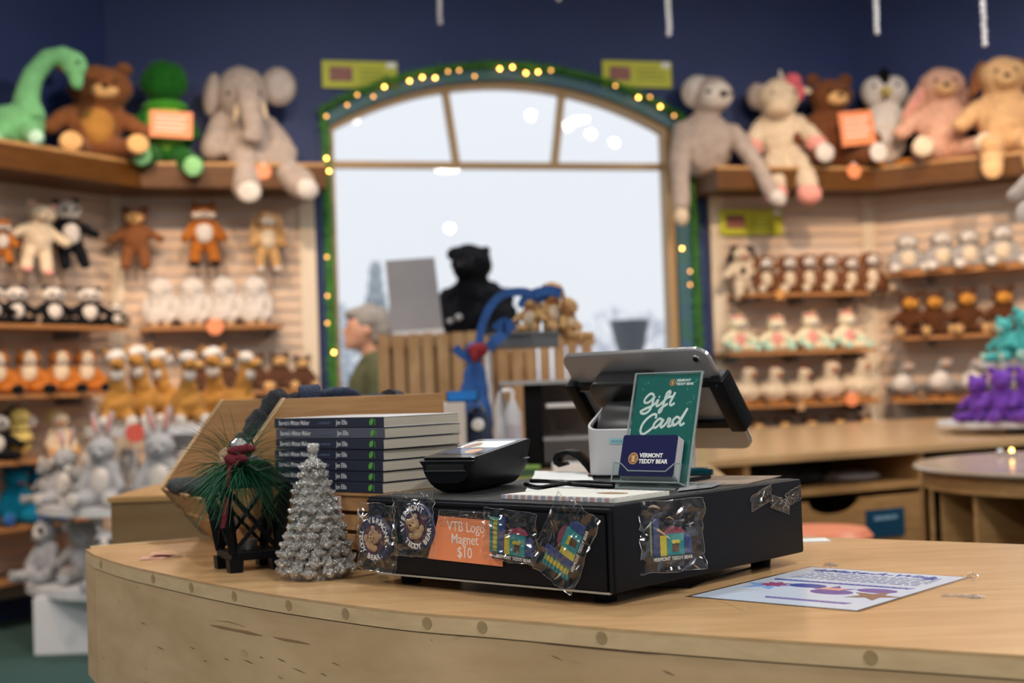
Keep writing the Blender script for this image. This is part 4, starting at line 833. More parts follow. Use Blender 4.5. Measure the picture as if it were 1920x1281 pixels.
def stroke(pts, r, mb, M, rr=None):
    P = densify([V((x, y, 0)) for x, y in pts], 6); n = len(P)
    for i in range(n-1):
        a, b = P[i], P[i+1]; d = (b-a); 
        if d.length < 1e-7: continue
        d = d.normalized(); w = V((-d.y, d.x, 0))*r; a2 = a-d*r*.3; b2 = b+d*r*.3
        mb.quad(*[M @ (q+V((0, 0, .0006+i*1e-7))) for q in (a2-w, b2-w, b2+w, a2+w)])
    return mb
# brush lettering, in units of the sign crop (x right, y down, 1 unit = sign width/100)
GL = [[(29, 30), (24, 27), (19, 31), (15, 38), (15, 44), (20, 45), (26, 40), (30, 33), (29, 40), (28, 50), (25, 60), (19, 66), (13, 66), (11, 62), (18, 57), (27, 52), (33, 47)],
      [(33, 47), (37, 40), (36, 46), (36, 52), (40, 50), (45, 44)], [(38, 33.5), (38.6, 34)],
      [(45, 44), (51, 36), (55, 27), (54, 23), (50, 27), (48, 38), (46, 52), (44, 62), (41, 65), (41, 60), (46, 54), (53, 48)], [(47, 37), (54, 35), (61, 33)],
      [(63, 26), (60, 36), (57, 46), (59, 51), (64, 47)],
      [(37, 76), (37, 69), (31, 69), (22, 78), (16, 90), (15, 102), (20, 107), (28, 101), (35, 93)],
      [(49, 80), (44, 77), (38, 83), (35, 91), (38, 95), (44, 89), (50, 79), (47, 88), (48, 94), (52, 91)],
      [(52, 91), (56, 84), (58, 77), (61, 79), (60, 85), (59, 92), (63, 91), (67, 85)],
      [(76, 77), (71, 74), (66, 80), (65, 88), (69, 90), (75, 83), (80, 72), (86, 58), (81, 72), (77, 84), (79, 90), (84, 86)]]
mb = MB(); u_ = gw/108
for s_ in GL: stroke([((x+5)*u_, SL-(y*.70+9.5)*u_) for x, y in s_], .0017, mb, UPM)
link('lettering', mb.mesh('l'), wht, sgn)
def logo(px, py, size, par, M, two=True):     # round bear badge and two lines of words
    g = link('badge', MB().prism(ellpoly(size*1.0, size*1.0, 24), 0, .0003).mesh('b'), mat('badge_tan_rim', (.55, .30, .12), .4), par, M @ Matrix.Translation((px, py, 0)))
    link('badge_face', MB().prism(ellpoly(size*.82, size*.82, 24), .0003, .0005).mesh('b'), mat('badge_gold', (.38, .20, .07), .5, var=.5, vs=300, col2=(.12, .02, .02)), g); link('bear_relief', MB().ell(0, size*.1, .0004, size*.36, size*.34, .0004, u=12, v=8).ell(-size*.3, size*.42, .0004, size*.14, size*.14, .0004, u=8, v=6).ell(size*.3, size*.42, .0004, size*.14, size*.14, .0004, u=8, v=6).ell(0, -size*.4, .0004, size*.42, size*.26, .0004, u=12, v=6).mesh('r', smooth=True), mat('badge_bear', (.60, .40, .18), .6), g)
    link('logo_words', textmesh('VERMONT', size*.98, bold=size*.03, align='LEFT', sx=1.0), wht, par, M @ Matrix.Translation((px+size*1.25, py+size*.5, .0003))); link('logo_words', textmesh('TEDDY BEAR', size*.98, bold=size*.03, align='LEFT', sx=1.0), wht, par, M @ Matrix.Translation((px+size*1.2, py-size*.5, .0003)))
logo(.060, SL-.0135, .0048, sgn, UPM @ Matrix.Translation((0, 0, .0005)))
# pocket with cards
PM = UPM @ Matrix.Translation((0, 0, .004)); pz0, pz1 = .0, .0215; y0_ = .0075
t2 = thing('gift_card_stack', 'stack of navy gift cards in the clear pocket of the holder', 'gift cards', GM @ PM)
for k in range(11):
    m = navy2 if k == 10 else mat('card_edge', (.50, .48, .50), .4)
    part('gift_card', MB().prism(rrect(.0855, .054, .003, 4, .051-.0004*k*.5, y0_+.027+.0003*k), .0015+.0011*k, .0024+.0011*k), m, t2)
logo(.027, y0_+.026, .0078, t2, Matrix.Translation((0, 0, .0136)))
mb = MB(); lip = [(.000, y0_-.004), (.104, y0_-.004), (.104, y0_+.020), (.094, y0_+.019), (.082, y0_+.008), (.024, y0_+.008), (.012, y0_+.019), (.0, y0_+.020)]
part('pocket_front', MB().prism(lip, .0160, .0176, M=PM), acryl, t, bevel=.0004)
part('pocket_lip_edge', MB().tube([PM @ V((x, y, .0168)) for x, y in ((.0, y0_+.020), (.010, y0_+.019), (.024, y0_+.009), (.082, y0_+.009), (.094, y0_+.019), (.104, y0_+.020))], .0009, 6), edge, t)
part('pocket_floor', MB().box(0, .104, y0_-.006, y0_-.004, -.001, .0176, M=PM), edge, t)
for x in (-.0015, .1035): part('pocket_side', MB().box(x, x+.0016, y0_-.005, y0_+.020, -.001, .0176, M=PM), acryl, t, bevel=.0004); part('pocket_side_edge', MB().box(x, x+.0018, y0_-.005, y0_+.0205, .0168, .0178, M=PM), edge, t)
# ======================= LAMINATED FLYER =======================
q = [onz(1297, 1119, T), onz(1606, 1146, T), onz(1818, 1085, T), onz(1526, 1065, T)]; FX = (q[1]-q[0]); fw_ = FX.length; FY = (q[3]-q[0]); FM_ = frame(V((q[0].x, q[0].y, T+.0003)), FX, Z=(0, 0, 1)); fh_ = (FM_.inverted() @ q[3]).y
t = thing('laminated_flyer', 'laminated white and blue flyer taped flat on the counter right of the drawer', 'flyer', FM_)
part('laminate', MB().box(-.006, fw_+.006, -.006, fh_+.006, 0, .0003), clear('laminate_film', (.9, .9, .9), .06, .08), t)
part('sheet', MB().box(0, fw_, 0, fh_, .0003, .0006), mat('flyer_white', (.62, .66, .74), .22, var=.18, vs=9, col2=(.50, .60, .76)), t)
fb = mat('flyer_navy', (.03, .06, .30), .3); fp_ = mat('flyer_purple', (.13, .08, .30), .3); fl = mat('flyer_lightblue', (.20, .36, .68), .3); ft = mat('flyer_ink', (.05, .06, .16), .4); fbr = mat('flyer_brown', (.22, .10, .06), .4); fsk = mat('flyer_peach', (.60, .30, .22), .4); fru = mat('flyer_red', (.22, .03, .10), .4)
zz = .0007
link('title', textmesh('Make-A-Wish', .026, shear=.25, bold=.0002), fb, t, Matrix.Translation((fw_*.52, fh_*.915, zz)))
def FP(n, poly, m, z=zz, zt=.0002): part(n, MB().prism(poly, z-.0001, z+zt-.0001), m, t)
FP('star_print', star(.014, cx=.028, cy=fh_*.91), fb); FP('star_print', star(.014, cx=fw_-.030, cy=fh_*.885), fb)
mb = MB()
for k in range(6):
    y = fh_*(.845-.035*k); x = .02+rg.uniform(0, .01)
    while x < fw_-.02:
        l = rg.uniform(.005, .018); mb.box(x, min(x+l, fw_-.015), y, y+.0028, zz, zz+.0001); x += l+.003
part('text_lines', mb, ft, t)
FP('banner_print', [(.012, fh_*.60), (fw_-.012, fh_*.60), (fw_-.016, fh_*.565), (.016, fh_*.565)], fb); FP('banner_print', [(fw_*.36, fh_*.14), (fw_*.88, fh_*.14), (fw_*.86, fh_*.105), (fw_*.38, fh_*.105)], fp_)
mb = MB()
for k in range(22): mb.box(.03+.0075*k, .034+.0075*k, fh_*.577, fh_*.589, zz+.0001, zz+.0002)
for k in range(12): mb.box(fw_*.40+.0075*k, fw_*.40+.004+.0075*k, fh_*.117, fh_*.128, zz+.0001, zz+.0002)
part('banner_words', mb, mat('banner_pale', (.30, .28, .48), .4), t)
FP('star_print', star(.034, cx=fw_*.16, cy=fh_*.40), fl); FP('burst_print', star(.020, n=8, q=.6, cx=fw_*.18, cy=fh_*.44), fru, zz+.0001)
FP('oval_print', ellpoly(.024, .014, cx=fw_*.37, cy=fh_*.47), fb); FP('oval_print', ellpoly(.026, .017, cx=fw_*.60, cy=fh_*.36), fp_); FP('star_print', star(.030, cx=fw_*.56, cy=fh_*.42, ph=100), fp_, zz-.00005); FP('picture_print', [(fw_*.47, fh_*.40), (fw_*.62, fh_*.40), (fw_*.64, fh_*.46), (fw_*.5, fh_*.45)], fsk, zz+.0002)
FP('oval_print', ellpoly(.024, .015, cx=fw_*.80, cy=fh_*.47), fp_); FP('star_print', star(.032, cx=fw_*.86, cy=fh_*.34, ph=80), fbr, zz+.0001)
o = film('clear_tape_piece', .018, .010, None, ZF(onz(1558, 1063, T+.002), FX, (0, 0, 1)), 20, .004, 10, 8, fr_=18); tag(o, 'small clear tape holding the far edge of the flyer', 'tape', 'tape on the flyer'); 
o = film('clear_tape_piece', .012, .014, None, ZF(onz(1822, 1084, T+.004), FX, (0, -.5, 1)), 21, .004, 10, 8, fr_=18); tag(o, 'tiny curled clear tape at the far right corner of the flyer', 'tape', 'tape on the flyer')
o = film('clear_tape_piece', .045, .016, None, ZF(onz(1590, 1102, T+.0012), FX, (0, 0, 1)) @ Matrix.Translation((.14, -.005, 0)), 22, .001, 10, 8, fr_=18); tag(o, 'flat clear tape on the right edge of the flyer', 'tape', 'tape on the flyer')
# folded napkin-like paper at the left of the counter, white slip at right back
p = onz(300, 1046, T); t = thing('folded_paper', 'small crumpled peach paper slip on the left end of the counter', 'paper', Matrix.Translation((p.x, p.y, T+.0002)) @ Matrix.Rotation(R(20), 4, 'Z') @ Matrix.Scale(.85, 4))
mb = MB(); mb.quad((-.04, -.02, .001), (.0, -.028, .001), (.01, .01, .006), (-.03, .02, .002)); mb.quad((0, -.028, .001), (.05, -.005, .008), (.04, .02, .002), (.01, .01, .006)); mb.quad((-.02, -.015, .009), (.03, -.016, .004), (.03, .012, .004), (-.01, .014, .010)); part('sheet', mb, mat('peach_paper', (.62, .33, .24), .5), t)
p = onz(1515, 1014, T); solo('paper_slip', MB().box(-.03, .03, -.02, .02, 0, .001), mat('paper_white', (.7, .7, .7)), 'small white paper slip on the counter behind the drawer corner', 'paper', Matrix.Translation((p.x, p.y, T+.0002)))
# ======================= PLUSH TOYS =======================
def fur(name, c, b=.5): return mat('fur_'+name, c, .95, var=.22, vs=14, bump=b, bs=45, spec=.2, sheen=.5 if max(c) > .05 else 0)
FUR = {}
for n_, c_ in dict(brown=(.22, .085, .032), dkbrown=(.085, .030, .010), redbrown=(.15, .055, .022), choc=(.10, .045, .025), tan=(.50, .30, .13), gold=(.45, .22, .05), orangef=(.40, .13, .02), cream=(.66, .54, .40), white=(.66, .61, .57), panda=(.005, .006, .009),
                   mint=(.17, .47, .22), dkgreen=(.010, .11, .012), green=(.05, .28, .02), lime=(.22, .45, .06), padgreen=(.25, .55, .25), ele=(.40, .335, .30), eleft=(.50, .44, .41), pink=(.75, .33, .29), rose=(.60, .12, .16), teal=(.09, .48, .47), purple=(.17, .055, .42), grey=(.32, .30, .29),
                   grey2=(.40, .40, .42), dkgrey=(.10, .10, .105), blue=(.0, .15, .27), beige=(.62, .38, .19), pinkc=(.62, .36, .26), yellow=(.65, .50, .16), amber=(.62, .28, .05), minty=(.45, .70, .58), pastel=(.80, .72, .52), red=(.35, .02, .02), lblue=(.03, .11, .36), muzz=(.72, .44, .19)).items(): FUR[n_] = fur(n_, c_)
FUR['eye'] = mat('eye_glossy', (.006, .006, .006), .15); FUR['orangep'] = mat('orange_felt', (.55, .20, .02), .8)
KIND = {}
def blobmesh(name, blobs, fuzz=.0, remesh=.03, hi=False):
    mb = MB()
    for b in blobs:
        if b[0] == 'e': mb.ell(*b[1:7], rot=b[7] if len(b) > 7 else (0, 0, 0), u=20 if hi else 16, v=14 if hi else 10)
        elif b[0] == 'c': mb.cap(b[1], b[2], b[3], b[4], 12)
        elif b[0] == 't': mb.tube(b[1], b[2], 12)
    me = mb.mesh(name, smooth=True, ang=180)
    if remesh:
        o = bpy.data.objects.new('tmp', me); COL.objects.link(o); m = o.modifiers.new('r', 'REMESH'); m.mode = 'VOXEL'; m.voxel_size = remesh; m.use_smooth_shade = True
        s = o.modifiers.new('s', 'SMOOTH'); s.iterations = 3; s.factor = .6
        dg = bpy.context.evaluated_depsgraph_get(); me2 = bpy.data.meshes.new_from_object(o.evaluated_get(dg)); bpy.data.objects.remove(o); bpy.data.meshes.remove(me); me = me2
    if fuzz:
        nn = [v.normal.copy() for v in me.vertices]
        for v, n in zip(me.vertices, nn): v.co += n*(noise.noise(v.co*9)*fuzz+noise.noise(v.co*27)*fuzz*.6)
    for p in me.polygons: p.use_smooth = True
    return me
def kind(k, bodycol, body, parts, fuzz=.012, remesh=.028):
    L = [('body', blobmesh(k+'_body', body, fuzz, remesh), FUR[bodycol])]
    for (n, c, bl_) in parts: L.append((n, blobmesh(k+'_'+n, bl_, 0, 0), FUR[c]))
    for n, me, m in L: me.materials.append(m)
    KIND[k] = L
def put(k, M, label, cat, group=None, name=None):
    t = thing(name or ('plush_'+cat.split()[-1]), label, cat, M, group)
    for n, me, m in KIND[k]: link(n, me, None, t)
    return t
def sym(b):   # mirror a blob in x
    if b[0] == 'e': r = b[7] if len(b) > 7 else (0, 0, 0); return ('e', -b[1], *b[2:7], (r[0], -r[1], -r[2]))
    if b[0] == 'c': return ('c', (-b[1][0], *b[1][1:]), (-b[2][0], *b[2][1:]), b[3], b[4])
    return ('t', [(-p[0], *p[1:]) for p in b[1]], b[2])
def two(n, c, b): return [(n, c, [b]), (n, c, [sym(b)])]
def face(hy=-.2, hz=.74, dx=.075, r=.016, nz=.70, ny=-.28, nr=.028): return two('eye', 'eye', ('e', dx, hy, hz, r, r, r)) + [('nose', 'eye', [('e', 0, ny, nz, nr, nr*.6, nr*.7)])]
def bear(k, col, muzz=None, belly=None, pad=None, ear='round', earc=None, pose='sit', arms='down', headx=0, hs=1, extra=(), fz=.012, facecol=None):
    hz = .73; B = [('e', 0, 0, .30, .205, .17, .29), ('e', 0, -.02, .50, .16, .13, .14), ('e', headx, -.04, hz, .20*hs, .175*hs, .175*hs)]
    if arms == 'down': ab = ('c', (.15, -.02, .50), (.27, -.13, .24), .075, .08)
    elif arms == 'out': ab = ('c', (.15, 0, .50), (.36, -.10, .30), .075, .08)
    else: ab = ('c', (.15, 0, .52), (.34, -.05, .36), .07, .075)
    B += [ab, sym(ab)]
    if pose == 'sit': lg = ('c', (.12, -.06, .10), (.24, -.36, .10), .105, .095); pd = ('e', .247, -.45, .105, .085, .025, .095)
    elif pose == 'hang': lg = ('c', (.11, -.02, .12), (.15, -.10, -.22), .10, .085); pd = ('e', .15, -.17, -.26, .07, .04, .05)
    else: lg = ('c', (.12, -.10, .10), (.17, -.36, -.16), .10, .09); pd = ('e', .175, -.44, -.18, .08, .025, .085)
    B += [lg, sym(lg)]
    if pose == 'ledge': l2 = ('c', (.12, -.06, .10), (.15, -.30, .06), .10, .10); B += [l2, sym(l2)]
    P = []
    if ear == 'round': P += two('ear', col, ('e', headx+.15*hs, -.02, hz+.17*hs, .068, .035, .068)) + (two('ear_lining', earc, ('e', headx+.15*hs, -.05, hz+.17*hs, .04, .015, .04)) if earc else [])
    if ear == 'bunny': P += two('ear', col, ('e', .10, -.0, hz+.34, .052, .03, .18, (0, 14, 0))) + two('ear_lining', earc or 'pink', ('e', .10, -.028, hz+.34, .028, .012, .14, (0, 14, 0)))
    if ear == 'flop': P += two('ear', earc or col, ('e', .20, -.04, hz+.0, .055, .045, .17, (0, -18, 0)))
    if ear == 'pointy': P += two('ear', col, ('c', (.11, -.01, hz+.13), (.15, -.01, hz+.25), .05, .012))
    if muzz: P += [('muzzle', muzz, [('e', headx, -.19, hz-.05, .095*hs, .07, .07*hs)])]
    if facecol: P += [('face_patch', facecol, [('e', headx, -.135, hz-.02, .15*hs, .10, .125*hs)])]
    if belly: P += [('belly_patch', belly, [('e', 0, -.085, .33, .14, .115, .21)])]
    if pad: P += two('paw_pad', pad, pd)
    P += face(hy=-.205*hs, hz=hz+.03, nz=hz-.03, ny=-.265)
    if headx: P = [(n, c, [((b[0], b[1]+headx) + tuple(b[2:])) if n in ('eye', 'nose') else b for b in bl_]) for n, c, bl_ in P]
    kind(k, col, B, P+list(extra), fz)
bear('bigbear', 'brown', 'muzz', 'gold', 'muzz', earc='brown', arms='out', hs=1.25, fz=.02, headx=.04)
bear('bigbear2', 'redbrown', 'muzz', None, 'white', arms='out', fz=.016)
bear('hangbear', 'brown', None, None, 'redbrown', pose='hang', arms='out', facecol='muzz', hs=.95)
bear('hangcream', 'cream', 'cream', None, 'pink', pose='hang', arms='out', earc='pink'); bear('hangpanda', 'panda', None, 'white', None, pose='hang', arms='out', extra=[('head', 'white', [('e', 0, -.05, .74, .205, .18, .18)])]+two('eye_patch', 'panda', ('e', .08, -.21, .75, .04, .03, .05, (0, -20, 0)))+[('nose_tip', 'eye', [('e', 0, -.24, .70, .03, .02, .02)])])
bear('hangfox', 'orangef', 'white', 'white', 'panda', 'pointy', pose='hang', arms='down', extra=[('cheeks', 'white', [('e', .09, -.15, .67, .09, .07, .07), ('e', -.09, -.15, .67, .09, .07, .07)]), ('boot', 'panda', [('e', .15, -.10, -.24, .09, .09, .07)]), ('boot', 'panda', [('e', -.15, -.10, -.24, .09, .09, .07)])])
bear('hangbunny', 'tan', 'white', 'cream', 'white', 'flop', 'beige', pose='hang', arms='down', facecol='cream', extra=two('long_ear', 'tan', ('e', .23, -.03, .58, .05, .04, .26, (0, -16, 0))))
bear('panda', 'panda', None, 'white', None, arms='out', extra=[('head', 'white', [('e', 0, -.05, .74, .215, .185, .185)])]+two('eye_patch', 'panda', ('e', .08, -.21, .75, .04, .03, .05, (0, -20, 0)))+[('nose_tip', 'eye', [('e', 0, -.24, .70, .03, .02, .02)])])
bear('foxsit', 'orangef', 'white', None, None, 'pointy', arms='down', extra=[('bib', 'cream', [('e', 0, -.10, .46, .13, .10, .27)]), ('muzzle_blaze', 'cream', [('e', 0, -.16, .72, .10, .09, .17)]), ('boot', 'panda', [('e', .24, -.40, .10, .10, .09, .10)]), ('boot', 'panda', [('e', -.24, -.40, .10, .10, .09, .10)])])
bear('monkey', 'choc', None, None, 'muzz', arms='down', facecol='muzz'); bear('brownrow', 'dkbrown', None, None, 'tan', arms='out', facecol='amber', hs=1.05)
bear('cow', 'cream', 'pinkc', None, 'redbrown', 'flop', 'panda', pose='hang', arms='out', extra=[('eye_patch', 'panda', [('e', .10, -.13, .80, .09, .08, .09)]), ('spot', 'panda', [('e', -.05, -.12, .36, .06, .06, .11, (0, 12, 0))]), ('spot', 'panda', [('e', .12, -.10, .20, .09, .09, .05, (0, 30, 0))]), ('spot', 'panda', [('e', -.14, -.06, .88, .07, .08, .06)])])
bear('puppyrow', 'redbrown', 'white', 'cream', 'cream', 'flop', 'brown', arms='down', facecol='white', extra=[('collar', 'dkgrey', [('e', 0, -.03, .555, .15, .13, .03)])])
bear('pastelrow', 'pastel', 'white', 'pink', 'minty', 'pointy', arms='out', extra=[('mane', 'pink', [('e', .02, -.06, .92, .09, .10, .08), ('e', .10, .0, .84, .08, .10, .10), ('e', -.08, -.02, .90, .07, .09, .07)]), ('hoof', 'minty', [('e', .27, -.13, .22, .09, .09, .09)]), ('hoof', 'minty', [('e', -.27, -.13, .22, .09, .09, .09)]), ('horn', 'yellow', [('c', (0, -.12, .90), (0, -.16, 1.06), .03, .008)])])
bear('slothrow', 'grey', None, 'cream', 'white', 'none', arms='down', facecol='white', extra=two('wing_arm', 'dkgrey', ('e', .20, -.02, .38, .06, .08, .25, (0, -14, 0)))+two('foot', 'orangep', ('e', .10, -.42, .02, .09, .08, .03)))
bear('bunny', 'grey2', 'grey2', 'white', 'white', 'bunny', 'pink', arms='down'); bear('koala', 'grey', 'grey2', 'grey2', 'grey2', 'round', 'white', arms='out', hs=1.1, extra=two('ear_tuft', 'white', ('e', .23, -.02, .86, .09, .05, .09)))
bear('raccoon', 'grey2', 'white', 'grey2', 'grey2', 'pointy', arms='down', facecol='white', extra=two('eye_patch', 'panda', ('e', .09, -.20, .76, .055, .04, .035, (0, 20, 0)))); bear('blueplush', 'blue', 'blue', None, 'lblue', arms='down', extra=[('tongue', 'red', [('e', 0, -.26, .66, .03, .02, .02)])])
bear('tealbear', 'teal', 'minty', None, 'minty', arms='out', fz=.02); bear('purplebear', 'purple', 'purple', None, 'purple', arms='out', fz=.03)
bear('puppybig', 'beige', 'beige', None, 'beige', 'flop', 'brown', pose='ledge', arms='out', hs=1.05, fz=.015); bear('bunnybig', 'pinkc', 'beige', None, 'cream', 'none', arms='out', fz=.015, extra=[('long_ear', 'pinkc', [('e', -.20, -.06, .62, .07, .05, .28, (0, 32, 0))]), ('ear_lining', 'pink', [('e', -.21, -.105, .62, .03, .03, .22, (0, 32, 0))]), ('long_ear', 'pinkc', [('e', .17, .0, .66, .07, .05, .24, (0, -30, 0))])])
bear('cowsit', 'grey', 'cream', 'cream', 'dkgrey', 'round', arms='down', facecol='grey2')
# white shaggy, bee, llama, hen, goose, penguin
kind('yeti', 'white', [('e', 0, 0, .44, .25, .20, .46), ('e', 0, -.02, .68, .22, .19, .25), ('e', .0, -.05, .18, .27, .22, .18)], two('foot', 'beige', ('e', .10, -.20, .03, .08, .10, .04)) + two('arm', 'white', ('e', .24, -.05, .35, .07, .08, .22)), .05)
kind('llama', 'gold', [('e', 0, .05, .28, .24, .26, .24), ('c', (0, -.05, .40), (0, -.12, .80), .13, .09), ('e', 0, -.18, .84, .10, .17, .09), ('c', (.12, -.14, .14), (.17, -.30, .08), .09, .08), ('c', (-.12, -.14, .14), (-.17, -.30, .08), .09, .08)],
     [('topknot', 'white', [('e', 0, -.11, .95, .13, .13, .09), ('e', .05, -.03, .90, .10, .10, .09), ('e', -.05, -.2, .93, .09, .09, .07)]), ('mane_tuft', 'white', [('e', 0, -.20, .70, .09, .07, .09)]), ('nose', 'eye', [('e', 0, -.345, .83, .03, .02, .02)])] + two('ear', 'gold', ('e', .12, -.08, .98, .03, .03, .09, (0, 25, 0))) + two('eye', 'eye', ('e', .085, -.24, .87, .015, .015, .015)) + two('hoof', 'white', ('e', .18, -.36, .07, .08, .06, .08)), .035)
kind('hen', 'cream', [('e', 0, 0, .28, .25, .26, .26), ('c', (0, -.06, .42), (0, -.12, .74), .14, .11), ('e', 0, -.13, .78, .125, .13, .13), ('e', 0, .22, .42, .13, .14, .16)],
     [('comb', 'red', [('e', 0, -.12, .93, .025, .08, .05)]), ('wattle', 'red', [('e', 0, -.26, .68, .03, .02, .05)]), ('beak', 'amber', [('c', (0, -.24, .77), (0, -.31, .75), .03, .008)])] + two('wing', 'cream', ('e', .25, .0, .32, .05, .17, .13)) + two('foot', 'orangep', ('e', .11, -.22, .03, .08, .10, .035)) + two('eye', 'eye', ('e', .08, -.22, .82, .014, .014, .014)), .025)
kind('goose', 'grey', [('e', 0, .05, .30, .24, .28, .24), ('c', (0, -.08, .42), (.06, -.12, .72), .12, .10), ('e', .07, -.14, .80, .12, .14, .11)],
     [('breast', 'white', [('e', -.03, -.16, .42, .14, .11, .22, (0, 14, 0))]), ('cap', 'pinkc', [('e', .09, -.10, .88, .09, .09, .05)]), ('beak', 'orangep', [('c', (.07, -.26, .78), (.07, -.34, .76), .035, .02)])] + two('wing', 'dkgrey', ('e', .22, .05, .24, .05, .18, .12)) + two('foot', 'orangep', ('e', .10, -.24, .03, .09, .10, .03)) + two('eye', 'eye', ('e', .1, -.25, .83, .014, .014, .014)), .02)
kind('penguin', 'panda', [('e', 0, .05, .38, .27, .20, .40), ('e', 0, .0, .78, .215, .19, .20)], [('chest', 'white', [('e', 0, -.09, .40, .19, .14, .34)]), ('face_patch', 'white', [('e', .08, -.09, .78, .13, .13, .16), ('e', -.08, -.09, .78, .13, .13, .16)]), ('beak', 'yellow', [('c', (.0, -.20, .76), (.0, -.30, .74), .055, .03)]), ('brow', 'panda', [('e', 0, -.13, .92, .05, .09, .10)])] + two('eye', 'eye', ('e', .10, -.215, .82, .018, .018, .018)) + two('flipper', 'panda', ('e', .27, -.02, .42, .05, .08, .24, (0, -12, 0))) + two('foot', 'orangep', ('e', .13, -.25, .04, .10, .14, .04)), .012)
kind('bee', 'yellow', [('e', 0, 0, .35, .25, .25, .33), ('e', 0, -.05, .75, .20, .18, .18)], [('stripe', 'panda', [('e', 0, 0, .30, .262, .262, .08)]), ('stripe', 'panda', [('e', 0, 0, .50, .235, .235, .06)]), ('cap', 'panda', [('e', 0, .03, .80, .21, .17, .17)])] + two('wing', 'white', ('e', .22, .12, .66, .14, .03, .12)) + two('antenna_ball', 'white', ('e', .10, -.02, 1.0, .05, .05, .05)) + face(), .01)
bear('chick', 'cream', 'pinkc', None, 'tan', 'none', arms='down', extra=[('hood', 'yellow', [('e', -.06, .03, .80, .20, .16, .17)])])
# long-necked dinosaur
kind('dino', 'mint', [('e', -.18, .02, .24, .30, .20, .22), ('t', [(-.02, -.02, .30), (-.05, -.02, .52), (.02, -.02, .74), (.16, -.02, .90), (.30, -.03, .93), (.40, -.04, .88)], [.17, .125, .11, .10, .10, .10]), ('e', .42, -.05, .83, .125, .11, .13), ('e', .43, -.06, .70, .075, .075, .12, (0, -8, 0)), ('c', (0, -.16, .16), (.08, -.34, .06), .10, .085), ('c', (-.3, -.14, .14), (-.30, -.32, .05), .10, .09), ('c', (-.42, .05, .2), (-.72, .1, .08), .12, .03)],
     [('eye', 'eye', [('e', .46, -.155, .84, .02, .012, .016)]), ('paw_pad', 'minty', [('e', .09, -.41, .06, .07, .03, .07)]), ('paw_pad', 'minty', [('e', -.3, -.40, .05, .07, .03, .07)])], .008)
# turtle sitting upright with shell
kind('turtle', 'dkgreen', [('e', 0, .06, .34, .24, .17, .32), ('e', 0, -.02, .80, .215, .20, .21), ('c', (.15, -.04, .50), (.24, -.14, .28), .07, .07), ('c', (-.15, -.04, .50), (-.26, -.14, .30), .07, .07), ('c', (.12, -.08, .08), (.26, -.34, -.06), .11, .105), ('c', (-.10, -.08, .10), (-.15, -.38, .03), .11, .105)],
     [('belly_plate', 'lime', [('e', 0, -.06, .36, .19, .13, .27)]), ('neck_frill', 'green', [('e', 0, -.02, .56, .20, .17, .07)])] + [('paw_pad', 'padgreen', [('e', .27, -.435, -.08, .085, .03, .095)]), ('paw_pad', 'padgreen', [('e', -.155, -.47, .02, .085, .03, .095)])] + two('eye', 'eye', ('e', .09, -.19, .80, .018, .018, .018)), .02)
# elephant with hanging legs
kind('elephant', 'ele', [('e', 0, .05, .22, .26, .22, .30), ('e', -.02, -.05, .62, .22, .20, .25), ('t', [(.02, -.20, .62), (.05, -.30, .44), (.07, -.33, .28), (.05, -.33, .16)], [.11, .095, .085, .09]), ('c', (-.20, -.02, .38), (-.27, -.16, .14), .10, .11), ('c', (.20, .0, .36), (.34, -.14, .10), .09, .10), ('c', (-.02, -.16, .10), (.0, -.36, -.22), .13, .12), ('c', (.18, -.10, .08), (.46, -.34, -.20), .13, .125)],
     [('ear', 'ele', [('e', .29, -.02, .70, .15, .06, .17)]), ('ear_lining', 'eleft', [('e', .30, -.05, .70, .11, .04, .13)]), ('ear', 'ele', [('e', -.27, -.06, .62, .07, .09, .19, (0, 8, 20))]), ('tusk', 'cream', [('c', (-.05, -.24, .50), (-.08, -.30, .36), .03, .015)]), ('tusk', 'cream', [('c', (.15, -.23, .50), (.18, -.29, .38), .03, .015)]), ('paw_pad', 'white', [('e', .02, -.455, -.27, .10, .04, .09)]), ('paw_pad', 'white', [('e', .50, -.43, -.25, .10, .05, .09, (0, 0, 25))])] + two('eye', 'eye', ('e', .13, -.225, .60, .018, .012, .018)), .012)
# sloth with long arms hanging
kind('sloth', 'ele', [('e', -.02, .05, .26, .25, .20, .32), ('e', .04, -.02, .72, .19, .17, .18), ('c', (-.20, .0, .40), (-.26, -.20, .05), .09, .085), ('c', (-.26, -.20, .05), (-.27, -.28, -.36), .085, .07), ('c', (.22, -.02, .36), (.34, -.22, .06), .085, .08), ('c', (.34, -.22, .06), (.46, -.32, -.26), .08, .07)],
     [('face_patch', 'white', [('e', .07, -.11, .70, .145, .11, .13)]), ('paw', 'cream', [('e', -.28, -.30, -.46, .06, .05, .09)]), ('paw', 'white', [('e', .50, -.34, -.32, .07, .06, .09, (0, -30, 0))]), ('hair_cap', 'white', [('e', -.06, .0, .76, .14, .14, .16)]), ('eye', 'eye', [('e', .0, -.205, .72, .022, .015, .022)]), ('eye', 'eye', [('e', .18, -.175, .70, .02, .015, .02)]), ('nose', 'eye', [('e', .12, -.225, .69, .036, .025, .03)])], .012)
